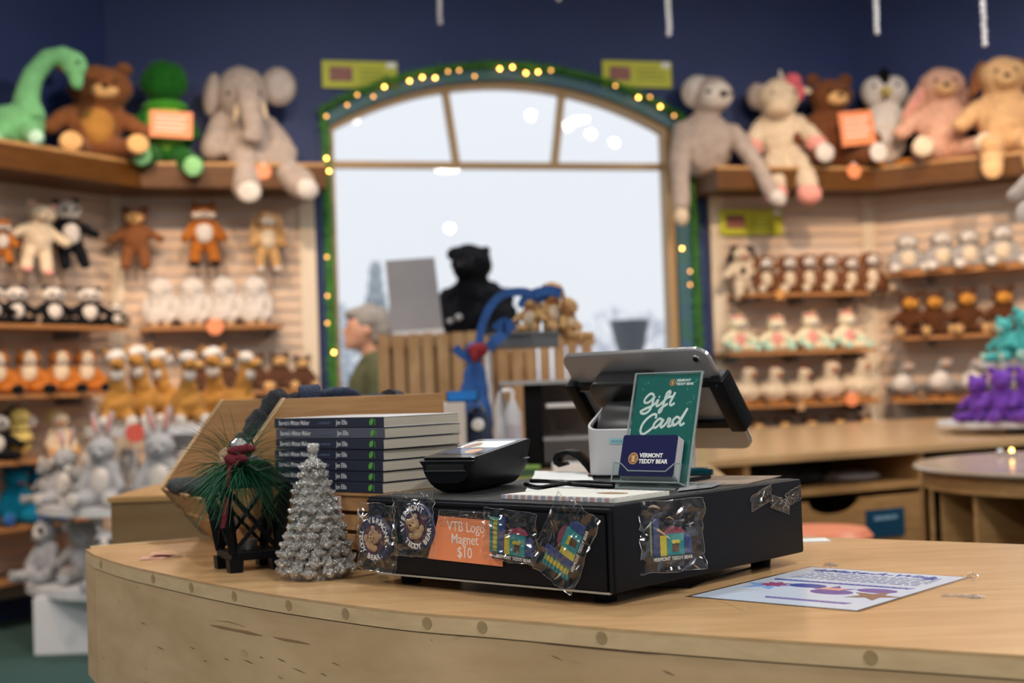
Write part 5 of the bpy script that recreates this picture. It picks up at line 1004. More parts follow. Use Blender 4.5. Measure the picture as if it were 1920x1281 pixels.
# big cream unicorn, pink hooves
kind('unicornbig', 'cream', [('e', 0, .03, .34, .21, .17, .30), ('e', -.03, -.06, .74, .19, .19, .20), ('e', -.04, -.19, .64, .13, .12, .12), ('c', (.15, 0, .50), (.26, -.14, .30), .08, .085), ('c', (-.15, 0, .50), (-.28, -.14, .28), .08, .085), ('c', (.12, -.12, .08), (.15, -.34, -.20), .10, .10), ('c', (-.10, -.12, .08), (-.13, -.34, -.18), .10, .10)],
     [('hoof', 'pink', [('e', .27, -.17, .24, .10, .095, .09)]), ('hoof', 'pink', [('e', -.29, -.17, .22, .10, .095, .10)]), ('hoof', 'pink', [('e', .155, -.37, -.30, .11, .10, .11)]), ('hoof', 'pink', [('e', -.135, -.37, -.28, .105, .10, .10)]), ('mane', 'rose', [('e', .10, -.10, .90, .08, .08, .09), ('e', .16, -.06, .80, .05, .07, .10)]), ('mane', 'ele', [('e', -.20, -.0, .78, .10, .10, .14)]), ('horn', 'white', [('c', (.0, -.12, .92), (-.02, -.18, 1.0), .03, .01)]), ('ear', 'cream', [('e', .20, -.05, .82, .08, .03, .04, (0, 20, 0))])] + two('eye', 'eye', ('e', .10, -.22, .77, .016, .016, .016)), .014)

WIDE = dict(bigbear=1.28, turtle=1.08, sloth=1.14, unicornbig=1.16, bigbear2=1.12, penguin=1.1, bunnybig=1.12, puppybig=1.12, hangbear=1.3, hangcream=1.25, hangpanda=1.2, hangfox=1.3, hangbunny=1.15, cow=1.25, panda=1.35, foxsit=1.35, monkey=1.22, puppyrow=1.1, pastelrow=1.3, hen=1.5, slothrow=1.35, brownrow=1.08, goose=1.6, yeti=1.12)
def WS(k): return Matrix.Diagonal((WIDE.get(k, 1), WIDE.get(k, 1)**.5, 1, 1))
def stand(k, w, px, pyb, pyt, off, label, cat, group=None, yaw=0, z=None, tilt=0, full=1.0, name=None):
    """place kind k before wall w: pyb is where its seat (local z 0) shows, pyt the top of its head; full is the local height between the two"""
    P = wp(w, px, pyb, off); d = (P-CP).dot(_f); h = (pyb-pyt)/F*d
    if z is not None: P.z = z
    M = Matrix.Translation(P) @ Matrix.Rotation(R(WYAW[w]+yaw), 4, 'Z') @ Matrix.Rotation(R(tilt), 4, 'Y') @ Matrix.Scale(h/full, 4) @ WS(k)
    return put(k, M, label, cat, group, name)
gL = 'big plush animals on the left ledge'; gR = 'big plush animals on the right ledge'; ZL = zl1+.005
stand('dino', 'L', 62, 274, 78, .26, 'mint green long-necked plush dinosaur at the left end of the ledge', 'plush dinosaur', gL, yaw=-50, full=1.02, z=ZL)
stand('bigbear', 'L', 180, 292, 108, .24, 'large brown plush bear with tan muzzle and orange belly on the left ledge', 'plush bear', gL, yaw=-34, full=.98, z=ZL)
stand('turtle', 'W', 312, 292, 100, .26, 'dark green plush turtle with lime belly on the left ledge', 'plush turtle', gL, yaw=-8, full=.98, z=ZL)
stand('elephant', 'W', 462, 312, 122, .20, 'big grey beige plush elephant with its legs hanging off the left ledge', 'plush elephant', gL, yaw=-5, full=.87, z=ZL)
stand('sloth', 'W', 1328, 322, 145, .20, 'big grey plush sloth with white face and long arm hanging off the right ledge', 'plush sloth', gR, yaw=-14, full=.90, z=ZL)
stand('unicornbig', 'W', 1468, 318, 136, .22, 'cream plush unicorn with pink hooves and rose mane on the right ledge', 'plush unicorn', gR, yaw=-16, full=1.0, z=ZL)
stand('bigbear2', 'W', 1560, 325, 140, .24, 'brown plush bear with white foot pads sitting behind the orange card on the right ledge', 'plush bear', gR, yaw=-4, full=.98, z=ZL)
stand('penguin', 'R', 1662, 318, 134, .12, 'black and white plush penguin with yellow beak on the right ledge', 'plush penguin', gR, yaw=22, full=.98, z=ZL)
stand('bunnybig', 'R', 1770, 302, 124, .20, 'peach plush bunny with long pink-lined ears and cream feet on the right ledge', 'plush rabbit', gR, yaw=24, full=.90, z=ZL)
stand('puppybig', 'R', 1886, 300, 112, .26, 'tan plush puppy with brown floppy ears on the right ledge', 'plush dog', gR, yaw=20, full=.93, z=ZL)
P_ = at(1990, 425, 5.2); bear('palebig', 'eleft', 'white', None, 'white', arms='out')
t = put('palebig', yawm(P_, -25, .42), 'pale grey plush hanging at the right edge of the picture', 'plush koala'); t2 = part('hanging_cord', MB().tube([(0, 0, .8), (0, 0, (CEIL-P_.z)/.42)], .006, 6), mat('clear_cord', (.5, .5, .5), .4), t)
# orange cards and dots on the ledges
def ocard(w, x0, y0, x1, y1, off, lab, rot=0):
    a = wp(w, (x0+x1)/2, (y0+y1)/2, off); d = (a-CP).dot(_f); W_ = (x1-x0)/F*d; H_ = (y1-y0)/F*d
    M = Matrix.Translation(a) @ Matrix.Rotation(R(WYAW[w]), 4, 'Z') @ Matrix.Rotation(R(rot), 4, 'Y'); t = thing('orange_card', lab, 'sign', M)
    part('card', MB().box(-W_/2, W_/2, 0, .006, -H_/2, H_/2), orange, t); mb = MB()
    for k in range(4): mb.box(-W_*.38, W_*(.38-.08*(k % 2)), -.001, 0, H_*(.26-.17*k), H_*(.31-.17*k))
    part('text_lines', mb, pinkw, t)
ocard('W', 282, 208, 360, 258, .46, 'orange card leaning on the belly of the green turtle', 3); ocard('W', 1572, 208, 1643, 272, .50, 'orange card standing between the brown bear and the penguin', -6)
def dot(w, px, py, off, r, lab):
    a = wp(w, px, py, off); t = thing('orange_tag', lab, 'tag', Matrix.Translation(a) @ Matrix.Rotation(R(WYAW[w]), 4, 'Z'), 'round orange tags')
    part('disc', MB().lathe([(0, -.003), (r, -.003), (r, .003), (0, .003)], 24, M=Matrix.Rotation(PI/2, 4, 'X')), orange, t); part('clip', MB().box(-.004, .004, -.005, .02, r*.8, r*1.2), wht, t)
dot('W', 494, 322, .46, .045, 'round orange tag on the left ledge between the elephant legs'); dot('W', 1601, 321, .47, .05, 'round orange tag on the right ledge beside the brown bear foot'); dot('W', 403, 612, .36, .05, 'round orange tag on the shelf of white shaggy plush'); dot('W', 1597, 748, .36, .05, 'round orange tag on the shelf of white hens')
a = wp('W', 1462, 552, .37); solo('starfish_tag', MB().prism(star(.05, q=.5), -.004, .004, M=Matrix.Rotation(PI/2, 4, 'X')), mat('star_orange', (.60, .28, .08), .6), 'small orange star shaped tag on the puppy shelf beside the cow plush', 'tag', Matrix.Translation(a) @ Matrix.Rotation(R(15), 4, 'Z'))
a = wp('W', 1502, 762, .37); solo('star_tag', MB().prism(star(.04, q=.5), -.004, .004, M=Matrix.Rotation(PI/2, 4, 'X')), mat('star_tan', (.55, .33, .16), .6), 'small tan star shaped tag under the shelf of white hens', 'tag', Matrix.Translation(a) @ Matrix.Rotation(R(15), 4, 'Z'))
sign('W', 1348, 393, 1468, 440, .07, 'green-yellow sign card with photo fixed on the slatted panel right of the window')
# hanging row on the left (each on its own hook)
gH = 'plush toys hanging on the slatted panels'
def hang(k, w, px, pyt, pyb, lab, cat, yaw=0, tilt=0, full=1.26):
    P = wp(w, px, pyb, .17); d = (P-CP).dot(_f); s = (pyb-pyt)/F*d/full; P.z += .31*s
    t = put(k, Matrix.Translation(P) @ Matrix.Rotation(R(WYAW[w]+yaw), 4, 'Z') @ Matrix.Rotation(R(tilt), 4, 'Y') @ Matrix.Scale(s, 4) @ WS(k), lab, cat, gH)
    part('hook', MB().tube([(0, .16/s, .62), (0, .02, .62)], .012, 6), grb, t); return t
hang('hangcream', 'L', 68, 378, 515, 'cream plush bear with pink paws hanging at far left', 'plush bear', -20, 8); hang('hangpanda', 'L', 134, 374, 508, 'plush panda hanging beside the cream bear at far left', 'plush panda', -20, -6); hang('hangfox', 'L', 2, 408, 500, 'orange plush hanging at the left picture edge', 'plush fox', -20)
hang('hangbear', 'W', 256, 388, 508, 'brown plush bear with tan face hanging left of the fox', 'plush bear', -5); hang('hangfox', 'W', 384, 378, 502, 'orange and white plush fox hanging on the slatted panel', 'plush fox', 0); hang('hangbunny', 'W', 502, 392, 510, 'beige plush bunny with long drooping ears hanging near the window', 'plush rabbit', 5)
hang('cow', 'W', 1398, 458, 568, 'cream and black spotted plush cow hanging right of the window', 'plush cow', 0, -5)
# shelf rows
def row(k, w, xs, pyb, pyt, zsh, labs, cat, grp, full=.95, yaw=0, off=.20, jit=4):
    rr = random.Random(len(xs)*7+len(k))
    for i, x in enumerate(xs):
        yb = pyb if not isinstance(pyb, (list, tuple)) else pyb[i]; yt = pyt if not isinstance(pyt, (list, tuple)) else pyt[i]
        P = wp(w, x, yb, off); d = (P-CP).dot(_f); s = (yb-yt)/F*d/full; P.z = zsh+.004
        put(k, Matrix.Translation(P) @ Matrix.Rotation(R(WYAW[w]+yaw+rr.uniform(-jit, jit)), 4, 'Z') @ Matrix.Scale(s, 4) @ WS(k), labs[i] if isinstance(labs, (list, tuple)) else labs, cat, grp)
def ordl(fmt, n): return [fmt % o for o in (['leftmost', 'second from the left', 'third from the left', 'fourth from the left', 'fifth from the left', 'sixth from the left', 'seventh from the left'][:n-1]+['rightmost'])]
row('yeti', 'W', (302, 362, 420, 478), 606, 516, zA, ordl('white shaggy plush on the shelf left of the window, %s', 4), 'plush yeti', 'white shaggy plush row', .92)
row('panda', 'L', (-14, 30, 100, 168), (602, 602, 604, 606), (530, 530, 530, 532), zA2, ordl('seated plush panda on the far left wall shelf, %s', 4), 'plush panda', 'plush pandas on the far left shelf', .95, -30, jit=12)
row('panda', 'L', (218,), 612, 568, zA2, ['small plush panda lying at the right end of the panda shelf'], 'plush panda', 'plush pandas on the far left shelf', .95, -30)
row('foxsit', 'L', (-6, 52, 112, 160), (732, 732, 732, 732), (644, 644, 646, 648), zB2, ordl('orange plush fox with cream bib on the far left shelf, %s', 4), 'plush fox', 'plush foxes on the far left shelf', .98, -28)
row('monkey', 'W', (370, 424, 478, 525, 568), 722, (652, 650, 652, 652, 660), zB, ordl('brown plush monkey on the lower shelf left of the window, %s', 5), 'plush monkey', 'brown plush monkeys on the lower shelf', .95)
row('puppyrow', 'W', (1434, 1478, 1514, 1554, 1594, 1632), 544, (470, 470, 468, 468, 474, 466), zF, ordl('russet and white plush puppy on the upper right shelf, %s', 6), 'plush dog', 'plush puppies on the upper right shelf', .93)
row('pastelrow', 'W', (1384, 1456, 1520, 1588), 652, (580, 584, 580, 578), zG, ordl('pastel plush unicorn on the middle right shelf, %s', 4), 'plush unicorn', 'pastel unicorns on the middle right shelf', 1.0, jit=15)
row('hen', 'W', (1398, 1449, 1502, 1554, 1610), 753, (680, 682, 686, 674, 670), zH, ordl('cream plush hen on the lower right shelf, %s', 5), 'plush hen', 'plush hens on the lower right shelf', .95, 15, jit=12)
row('slothrow', 'R', (1702, 1766, 1817, 1878), (508, 502, 496, 490), (436, 428, 422, 412), zI, ordl('grey and cream plush owl on the far right upper shelf, %s', 4), 'plush owl', 'grey plush owls on the far right', .90, 22)
row('brownrow', 'R', (1708, 1752, 1813, 1882), (622, 620, 618, 616), (540, 538, 532, 530), zJ, ordl('dark brown plush bear with amber face on the far right shelf, %s', 4), 'plush bear', 'dark brown bears on the far right', .93, 22)
row('goose', 'R', (1694, 1764, 1824, 1884), (744, 742, 740, 738), (676, 668, 668, 668), zK, ordl('grey plush goose with white breast on the far right lower shelf, %s', 4), 'plush goose', 'grey geese on the far right', .93, 18)
row('blueplush', 'L', (30, 74), (984, 980), (872, 876), zD2, ['bright blue plush with red tongue on the far left low shelf', 'second bright blue plush beside it on the far left low shelf'], 'plush monster', 'blue plush on the far left', .95, -25)
row('bee', 'L', (36,), 858, 748, zC2, ['black and yellow plush bee on the third shelf at far left'], 'plush bee', None, 1.05, -28)
row('chick', 'L', (112,), 862, 772, zC2, ['pale yellow and cream plush duckling beside the bee at far left'], 'plush duck', None, 1.0, -28)
row('panda', 'L', (-10,), 858, 764, zC2, ['black and white plush cut off by the left picture edge beside the bee'], 'plush panda', None, 1.0, -28)
# row of plush heads just behind the work cabinet
zM = shelf('W', ws('W', 1380), ws('W', 1640), 1500, 846, 'bottom shelf right of the window, mostly behind the long cabinet')
row('monkey', 'W', (1420, 1470, 1520, 1572, 1622), 842, 782, zM, ordl('dark plush peeking above the long cabinet, %s', 5), 'plush monkey', 'plush heads behind the long cabinet', .95)
# ======================= MIDDLE GROUND =======================
def bx(name, x0, x1, y0, y1, z0, z1, m, lab, cat, M=None, group=None, bevel=0): return solo(name, MB().box(x0, x1, y0, y1, z0, z1), m, lab, cat, M, group, bevel=bevel)
# --- white tiered stand at left with plush ---
c = at(335, 900, 7.25); SM_ = Matrix.Translation((c.x, c.y, 0))
t = thing('tiered_display_stand', 'white round tiered display stand loaded with plush at far left behind the counter', 'display stand', SM_)
part('pedestal', MB().box(-.57, .57, -.57, .57, 0, .27), white, t, bevel=.004)
TI = ((.76, .31), (.70, .69), (.46, 1.06))
for r_, z_ in TI: part('tier_shelf', MB().lathe([(0, z_-.042), (r_, z_-.042), (r_, z_), (0, z_)], 48), white, t)
part('core_column', MB().lathe([(.16, .31), (.16, 1.03)], 24), white, t)
def tier(k, px, pyb, pyt, z, y, lab, cat, grp=None, yaw=0, full=1.0):
    P = at(px, pyb, y); s = (pyb-pyt)/F*y/full; return put(k, Matrix.Translation((P.x, P.y, z+.002)) @ Matrix.Rotation(R(yaw), 4, 'Z') @ Matrix.Scale(s, 4), lab, cat, grp)
L5 = ordl('golden plush alpaca with white topknot on the tiered stand, %s', 6)
for (px, y, top, yw), l in zip(((222, 7.0, 648, 15), (268, 7.12, 642, -5), (312, 7.25, 652, -25), (352, 6.98, 655, 25), (405, 7.2, 650, 5), (452, 7.1, 660, 60)), L5): tier('llama', px, 792, top, TI[2][1], y, l, 'plush alpaca', 'golden plush alpacas on the stand', yw, 1.04)
for (px, y), l in zip(((175, 7.2), (240, 6.98), (296, 6.92), (350, 6.9), (412, 6.92)), ordl('small white plush lamb behind the bunnies on the tiered stand, %s', 5)): tier('yeti', px, 905, 775, TI[1][1], y, l, 'plush lamb', 'white plush lambs on the stand', 0, 1.25)
for (px, y, b, tp, yw), l in zip(((128, 6.98, 945, 800, -20), (196, 6.75, 955, 775, -8), (303, 6.72, 955, 768, 4)), ordl('grey plush bunny with pink ears on the middle tier, %s', 3)): tier('bunny', px, b, tp, TI[1][1], y, l, 'plush rabbit', 'grey plush bunnies on the stand', yw, 1.27)
tier('koala', 92, 952, 862, TI[1][1], 7.05, 'pale grey plush koala at the left edge of the middle tier', 'plush koala', None, -40, 1.0); tier('koala', 146, 950, 872, TI[1][1], 6.86, 'small grey plush koala at the front of the middle tier', 'plush koala', None, 30, 1.0)
tier('raccoon', 92, 1102, 975, TI[0][1], 6.98, 'grey plush raccoon with black eye patches on the lowest tier', 'plush raccoon', None, -35, 1.0); tier('koala', 158, 1098, 975, TI[0][1], 6.9, 'grey plush koala beside the raccoon on the lowest tier', 'plush koala', None, 10, 1.0)
tier('raccoon', 205, 1100, 980, TI[0][1], 6.6, 'grey plush raccoon mostly behind the counter corner on the lowest tier', 'plush raccoon', None, 0, 1.0)
p = at(253, 812, 6.7); t = thing('red_tag', 'red heart like tag among the white lambs', 'tag', Matrix.Translation(p)); part('disc', MB().lathe([(0, -.004), (.045, -.004), (.045, .004), (0, .004)], 20, M=Matrix.Rotation(PI/2, 4, 'X')), mat('tag_red', (.75, .12, .08), .5), t); part('stem', MB().tube([(0, .0, -.04), (0, .0, p.z*-1+.69)], .004, 6), white, t)
# --- brown wooden cabinet behind the counter ---
cw_ = wood('cabinet_brown', (.24, .15, .07), (.19, .11, .05), (1, 1, 6), .5, 3)
t = thing('wooden_cabinet', 'plain brown wooden cabinet standing behind the left end of the counter', 'cabinet'); zc2 = .977
part('body', MB().box(-.925, -.46, 3.2, 3.62, 0, zc2-.012), cw_, t); part('top_board', MB().box(-.93, -.455, 3.195, 3.625, zc2-.012, zc2), oak, t)
# --- person in green jacket ---
PX = at(683, 620, 7.7); s_ = 1.0
skin = mat('skin', (.50, .27, .19), .55); hair = mat('grey_hair', (.25, .24, .235), .9, var=.3, vs=60, bump=.8, bs=120); jac = mat('green_jacket', (.075, .085, .04), .85, var=.2, vs=10, bump=.3, bs=30); trs = mat('dark_trousers', (.03, .03, .04), .8)
hz = 1.2+(733-618)/F*7.7
t = thing('person', 'person with short grey hair and olive green jacket facing left near the window', 'person', Matrix.Translation((PX.x, PX.y, 0)) @ Matrix.Rotation(R(-78), 4, 'Z'))
# local: facing -Y, head centre at height hz
body = [('e', 0, -.005, hz, .078, .098, .118), ('e', 0, -.045, hz-.055, .055, .058, .062), ('e', 0, -.102, hz-.018, .014, .022, .026, (20, 0, 0)), ('e', 0, -.092, hz-.062, .028, .02, .012), ('e', 0, -.085, hz-.092, .03, .026, .022), ('e', .078, .01, hz-.012, .012, .02, .032), ('e', -.078, .01, hz-.012, .012, .02, .032),
        ('c', (0, .02, hz-.07), (0, .05, hz-.19), .055, .06), ('e', 0, .04, hz-.42, .19, .13, .24), ('e', 0, .03, hz-.68, .17, .13, .16)]
for sx in (-1, 1):
    body += [('c', (sx*.16, .05, hz-.25), (sx*.21, .03, hz-.53), .06, .048), ('c', (sx*.21, .03, hz-.53), (sx*.19, -.13, hz-.72), .045, .034), ('e', sx*.185, -.17, hz-.745, .035, .05, .02),
             ('c', (sx*.09, .02, hz-.74), (sx*.10, .0, .50), .085, .062), ('c', (sx*.10, .0, .50), (sx*.10, .03, .09), .058, .042), ('e', sx*.10, -.05, .045, .045, .12, .045)]
    for f in range(4): body.append(('c', (sx*(.165+.012*f), -.19, hz-.75), (sx*(.165+.012*f), -.245+.006*abs(f-1.5), hz-.775), .009, .007))
    body.append(('c', (sx*.155, -.16, hz-.745), (sx*.135, -.20, hz-.755), .010, .008))
link('body', blobmesh('person_body', body, 0, .011), skin, t)
H_ = [('e', 0, .035, hz+.045, .098, .112, .098), ('e', 0, .085, hz-.01, .098, .085, .10), ('e', 0, -.045, hz+.085, .07, .06, .04)]
link('hair', blobmesh('hair', H_, .012, .012), hair, t)
J = [('e', 0, .05, hz-.40, .235, .165, .25), ('e', 0, .045, hz-.62, .215, .165, .20), ('e', 0, .07, hz-.19, .15, .10, .075), ('e', 0, .10, hz-.16, .10, .06, .06)]
for sx in (-1, 1): J += [('c', (sx*.18, .05, hz-.26), (sx*.24, .03, hz-.53), .082, .07), ('c', (sx*.24, .03, hz-.53), (sx*.20, -.10, hz-.68), .066, .052)]
link('jacket', blobmesh('jacket', J, .01, .018), jac, t)
K_ = [('e', 0, .03, hz-.76, .18, .14, .12)]
for sx in (-1, 1): K_ += [('c', (sx*.09, .02, hz-.76), (sx*.10, .0, .50), .10, .078), ('c', (sx*.10, .0, .50), (sx*.10, .03, .09), .074, .062)]
link('trousers', blobmesh('trousers', K_, .006, .018), trs, t)
for sx in (-1, 1): link('shoe', blobmesh('shoe', [('e', sx*.10, -.05, .045, .052, .13, .045)], 0, .012), blk, t)
for sx in (-1, 1): link('eye', MB().ell(sx*.030, -.092, hz+.012, .009, .006, .007, u=10, v=8).mesh('e', smooth=True), FUR['eye'], t)
# --- slatted pine partition, grey panel, big black bear ---
slm = wood('partition_slat', (.50, .32, .17), (.34, .19, .085), (1.5, 1, .6), .6, 9)
def partition(x0, x1, ytop, Y, yaw, lab, back=True, gap=.55):
    a = at(x0, ytop, Y); b = at(x1, ytop, Y); L = (b-a).length; M = frame((a.x, Y, 0), (math.cos(R(yaw)), math.sin(R(yaw)), 0), Z=(0, 0, 1)); H = a.z
    t = thing('slatted_partition', lab, 'partition', M); n = int(L/.062)
    for k in range(n): w = L/n*(gap+.12*((k*7) % 3)/2); part('slat', MB().box(k*L/n, k*L/n+w, 0, .018, .05, H-.002*((k*5) % 3)), slm, t)
    part('top_rail', MB().box(0, L, .018, .05, H-.06, H-.01), slm, t); part('bottom_rail', MB().box(0, L, .018, .05, .0, .10), slm, t); part('middle_rail', MB().box(0, L, .018, .05, H-.52, H-.46), slm, t)
    if back: part('backing_board', MB().box(0, L, .05, .06, 0, H-.01), mat('board_brown', (.30, .16, .07), .7), t)
    return t
partition(708, 902, 627, 6.3, 5, 'slatted pine display partition below the black bear, left of the blue lanyards', gap=.72); partition(905, 1120, 629, 6.5, 8, 'slatted pine display partition right of the blue lanyards with gaps at its right end', False, .66)
p = at(777, 557, 6.42); t = thing('grey_panel', 'tilted grey display panel with pale lower edge standing above the slatted partition', 'panel', Matrix.Translation((p.x, p.y, p.z)) @ Matrix.Rotation(R(5), 4, 'Z') @ Matrix.Rotation(R(-2.5), 4, 'Y'))
part('board', MB().prism([(-.115, -.17), (.12, -.165), (.105, .175), (-.12, .175)], -.008, .008, M=Matrix.Rotation(PI/2, 4, 'X')), mat('panel_grey', (.30, .30, .33), .35, var=.15, vs=3), t); part('pale_edge', MB().box(-.112, .122, -.014, .02, -.185, -.155), white, t); part('support_leg', MB().box(-.02, .02, .01, .03, -.40, .12), white, t)
kind('blackbear', 'panda', [('e', 0, .02, .24, .36, .24, .30), ('e', 0, 0, .50, .27, .18, .16), ('e', 0, -.02, .77, .185, .18, .18), ('c', (.24, 0, .46), (.40, -.14, .16), .12, .11), ('c', (-.24, 0, .46), (-.38, -.14, .16), .12, .11), ('c', (.16, -.1, .05), (.25, -.4, .08), .13, .12), ('c', (-.16, -.1, .05), (-.25, -.4, .08), .13, .12), ('e', -.165, .0, .885, .085, .05, .08), ('e', .10, .05, .90, .06, .05, .05)],
     [('muzzle', 'panda', [('e', .0, -.20, .74, .09, .08, .07)]), ('nose', 'eye', [('e', 0, -.28, .75, .03, .02, .02)]), ('silver_badge', 'grey2', [('e', -.05, -.235, .30, .035, .02, .03)]), ('silver_badge', 'grey2', [('e', -.14, -.22, .27, .03, .02, .025)])] + two('eye', 'eye', ('e', .07, -.185, .80, .014, .014, .014)), .03)
p = at(892, 660, 7.0); zb_ = p.z; sb = (zb_*0+1.2+(723-456)/F*7.0-zb_)/.955
put('blackbear', Matrix.Translation((p.x, p.y, zb_)) @ Matrix.Rotation(R(-22), 4, 'Z') @ Matrix.Scale(sb, 4), 'big black plush bear seen against the window above the slatted partition', 'plush bear')
bx('display_plinth', p.x-.3, p.x+.3, p.y-.26, p.y+.3, 0, zb_-.002, oak, 'wooden plinth carrying the big black bear behind the partition', 'plinth')
# --- back work counter and its clutter ---
zk = .945
t = thing('back_counter', 'tan work counter behind the drawer crowded with boxes and bottles', 'counter'); part('top', MB().prism([(-.55, 3.5), (.52, 3.3), (.62, 4.9), (-.70, 5.0)], zk-.03, zk), maple, t); part('body', MB().prism([(-.52, 3.55), (.49, 3.36), (.58, 4.85), (-.66, 4.95)], 0, zk-.03), mat('counter_shadow', (.20, .13, .07), .7), t)  # counter body in one even brown, darker than the top
def K(px0, px1, y0, y1, Y, dep): # box extents from its photo outline at distance Y
    a = at(px0, y0, Y); b = at(px1, y1, Y); return a.x, b.x, Y, Y+dep, min(a.z, b.z), max(a.z, b.z)
x0, x1, ya, yb, z0, z1 = K(812, 874, 757, 860, 3.9, .16); bx('white_carton', x0, x1, ya, yb, zk+.001, z1, mat('carton_white', (.55, .52, .50), .6, var=.12, vs=6), 'pale carton standing on the back counter beside the paperbacks', 'carton', bevel=.002)
x0, x1, ya, yb, za, zb2 = K(838, 898, 738, 757, 4.0, .12); t = thing('blue_tray', 'small bright blue tray on top of the pale carton', 'tray', Matrix.Translation(((x0+x1)/2, 4.0, z1+.0015))); w_ = (x1-x0)/2
part('floor', MB().box(-w_, w_, -.05, .07, 0, .004), mat('bright_blue', (.01, .17, .55), .4), t); 
for b in ((-w_, w_, -.05, -.046), (-w_, w_, .066, .07), (-w_, -w_+.004, -.05, .07), (w_-.004, w_, -.05, .07)): part('wall', MB().box(*b, 0, .03), MATS['bright_blue'], t)
x0, x1, ya, yb, z0, z1 = K(878, 916, 760, 862, 4.02, .1); t = thing('navy_bag', 'dark navy bag with pale round tag beside the carton', 'bag', Matrix.Translation(((x0+x1)/2, 4.05, zk+.001))); h_ = z1-zk
link('bag_body', blobmesh('bag', [('e', 0, 0, h_*.5, .045, .05, h_*.48), ('e', 0, 0, h_*.2, .05, .055, h_*.2)], .006, .01), mat('bag_navy', (.015, .025, .06), .8), t); part('round_tag', MB().ell(.0, -.055, h_*.72, .018, .006, .018), white, t, smooth=True); part('strap', MB().tube([(-.02, -.03, h_*.9), (0, -.04, h_*1.1), (.02, -.03, h_*.9)], .004, 6), grb, t)
x0, x1, ya, yb, z0, z1 = K(944, 980, 752, 828, 4.1, .06); t = thing('pump_bottle', 'clear whitish pump bottle on the back counter', 'bottle', Matrix.Translation(((x0+x1)/2, 4.15, zk+.001))); h_ = z1-zk; r_ = (x1-x0)/2
part('bottle_body', MB().lathe([(0, 0), (r_, .004), (r_, h_*.82), (r_*.5, h_*.95), (r_*.4, h_), (0, h_)], 24), mat('bottle_frost', (.55, .54, .58), .3, trans=.2), t, smooth=True); part('pump', MB().tube([(0, 0, h_), (0, 0, h_+.03)], r_*.25, 8).tube([(0, 0, h_+.03), (-.03, 0, h_+.028)], r_*.2, 8), white, t); part('label', MB().lathe([(r_*1.01, h_*.2), (r_*1.01, h_*.65)], 24), mat('label_lilac', (.45, .42, .50), .5), t, smooth=True)
x0, x1, ya, yb, z0, z1 = K(928, 950, 735, 800, 4.2, .05); t = thing('glue_bottle', 'small white bottle behind the pump bottle', 'bottle', Matrix.Translation(((x0+x1)/2, 4.35, zk+.001))); h_ = z1-zk; part('bottle_body', MB().lathe([(0, 0), (.02, 0), (.02, h_*.8), (.008, h_), (0, h_)], 20), white, t, smooth=True); part('cap', MB().lathe([(.009, h_), (.009, h_+.02), (0, h_+.02)], 14), grb, t)
# black monitor arm / stand with wire shelves
p = at(1003, 860, 4.25); t = thing('black_rack', 'black metal rack with pale shelves and wire basket on the back counter', 'rack', Matrix.Translation((p.x, 4.25, zk+.001))); top = at(1003, 719, 4.25).z-zk
part('post', MB().box(-.028, .028, 0, .05, 0, top), blk, t); part('base', MB().box(-.09, .20, -.03, .12, 0, .012), blk, t); part('top_shelf', MB().box(-.10, .17, -.05, .12, top-.004, top+.008), mat('rack_grey', (.35, .35, .36), .4), t); part('shelf', MB().box(.04, .20, -.05, .12, top-.075, top-.064), white, t); part('shelf', MB().box(.028, .20, -.04, .12, .085, .092), MATS['rack_grey'], t)
for k in range(12): part('basket_wire', MB().tube([(.035+.014*k, -.045, .02), (.035+.014*k, -.045, .088)], .0016, 5), MATS['rack_grey'], t)
part('back_panel', MB().box(.028, .2, .12, .13, 0, top), mat('rack_back', (.09, .07, .06), .7), t)
bx('paper_pack', .0, .10, 0, .08, 0, .028, white, 'white paper pack on the back counter in front of the black rack', 'paper', Matrix.Translation((at(1035, 836, 3.95).x, 3.95, zk+.001)))
t = thing('green_book', 'green and yellow book lying flat on the back counter', 'book', Matrix.Translation((at(918, 836, 3.85).x, 3.85, zk+.001))); part('pages', MB().box(0, .135, 0, .10, .004, .024), mat('dark_green_pages', (.03, .09, .05), .7), t); part('cover', MB().box(-.002, .137, -.002, .102, .024, .028).box(-.002, .137, -.002, .102, 0, .004), mat('cover_green', (.16, .30, .04), .5), t); part('spine_stripe', MB().box(.0, .06, -.004, -.002, .01, .026), mat('cover_yellow', (.55, .45, .04), .5), t)
bx('blue_folder', 0, .13, 0, .09, 0, .010, mat('folder_blue', (.02, .06, .28), .5), 'blue folder lying on the back counter left of the tablet stand', 'folder', Matrix.Translation((at(1032, 858, 3.7).x, 3.62, zk+.001)))
# --- display stand with tray of small brown dogs, blue lanyards ---
Yd = 4.45
p = at(985, 640, Yd); t = thing('tray_stand', 'raised dark grey tray on a white pole above the back counter', 'display stand', Matrix.Translation((p.x, Yd, 0))); zt3 = at(985, 632, Yd).z
part('tray', MB().prism([(-.115, -.08), (.02, -.14), (.10, -.12), (.11, .10), (-.09, .12)], zt3-.035, zt3+.006), mat('tray_grey', (.11, .12, .13), .4), t, bevel=.002); part('tray_rim', MB().tube([(-.115, -.08, zt3+.006), (.02, -.14, zt3+.006), (.10, -.12, zt3+.006), (.11, .10, zt3+.006), (-.09, .12, zt3+.006)], .006, 6, closed=True), MATS['tray_grey'], t)
px_ = at(917, 700, Yd).x-p.x; part('pole', MB().tube([(px_, 0, zk+.002), (px_, 0, zt3-.03), (px_+.05, 0, zt3-.012)], .012, 10), white, t, smooth=True); part('pole_base', MB().lathe([(0, zk+.001), (.05, zk+.001), (.05, zk+.01), (0, zk+.01)], 20, M=Matrix.Translation((px_, 0, 0))), white, t)
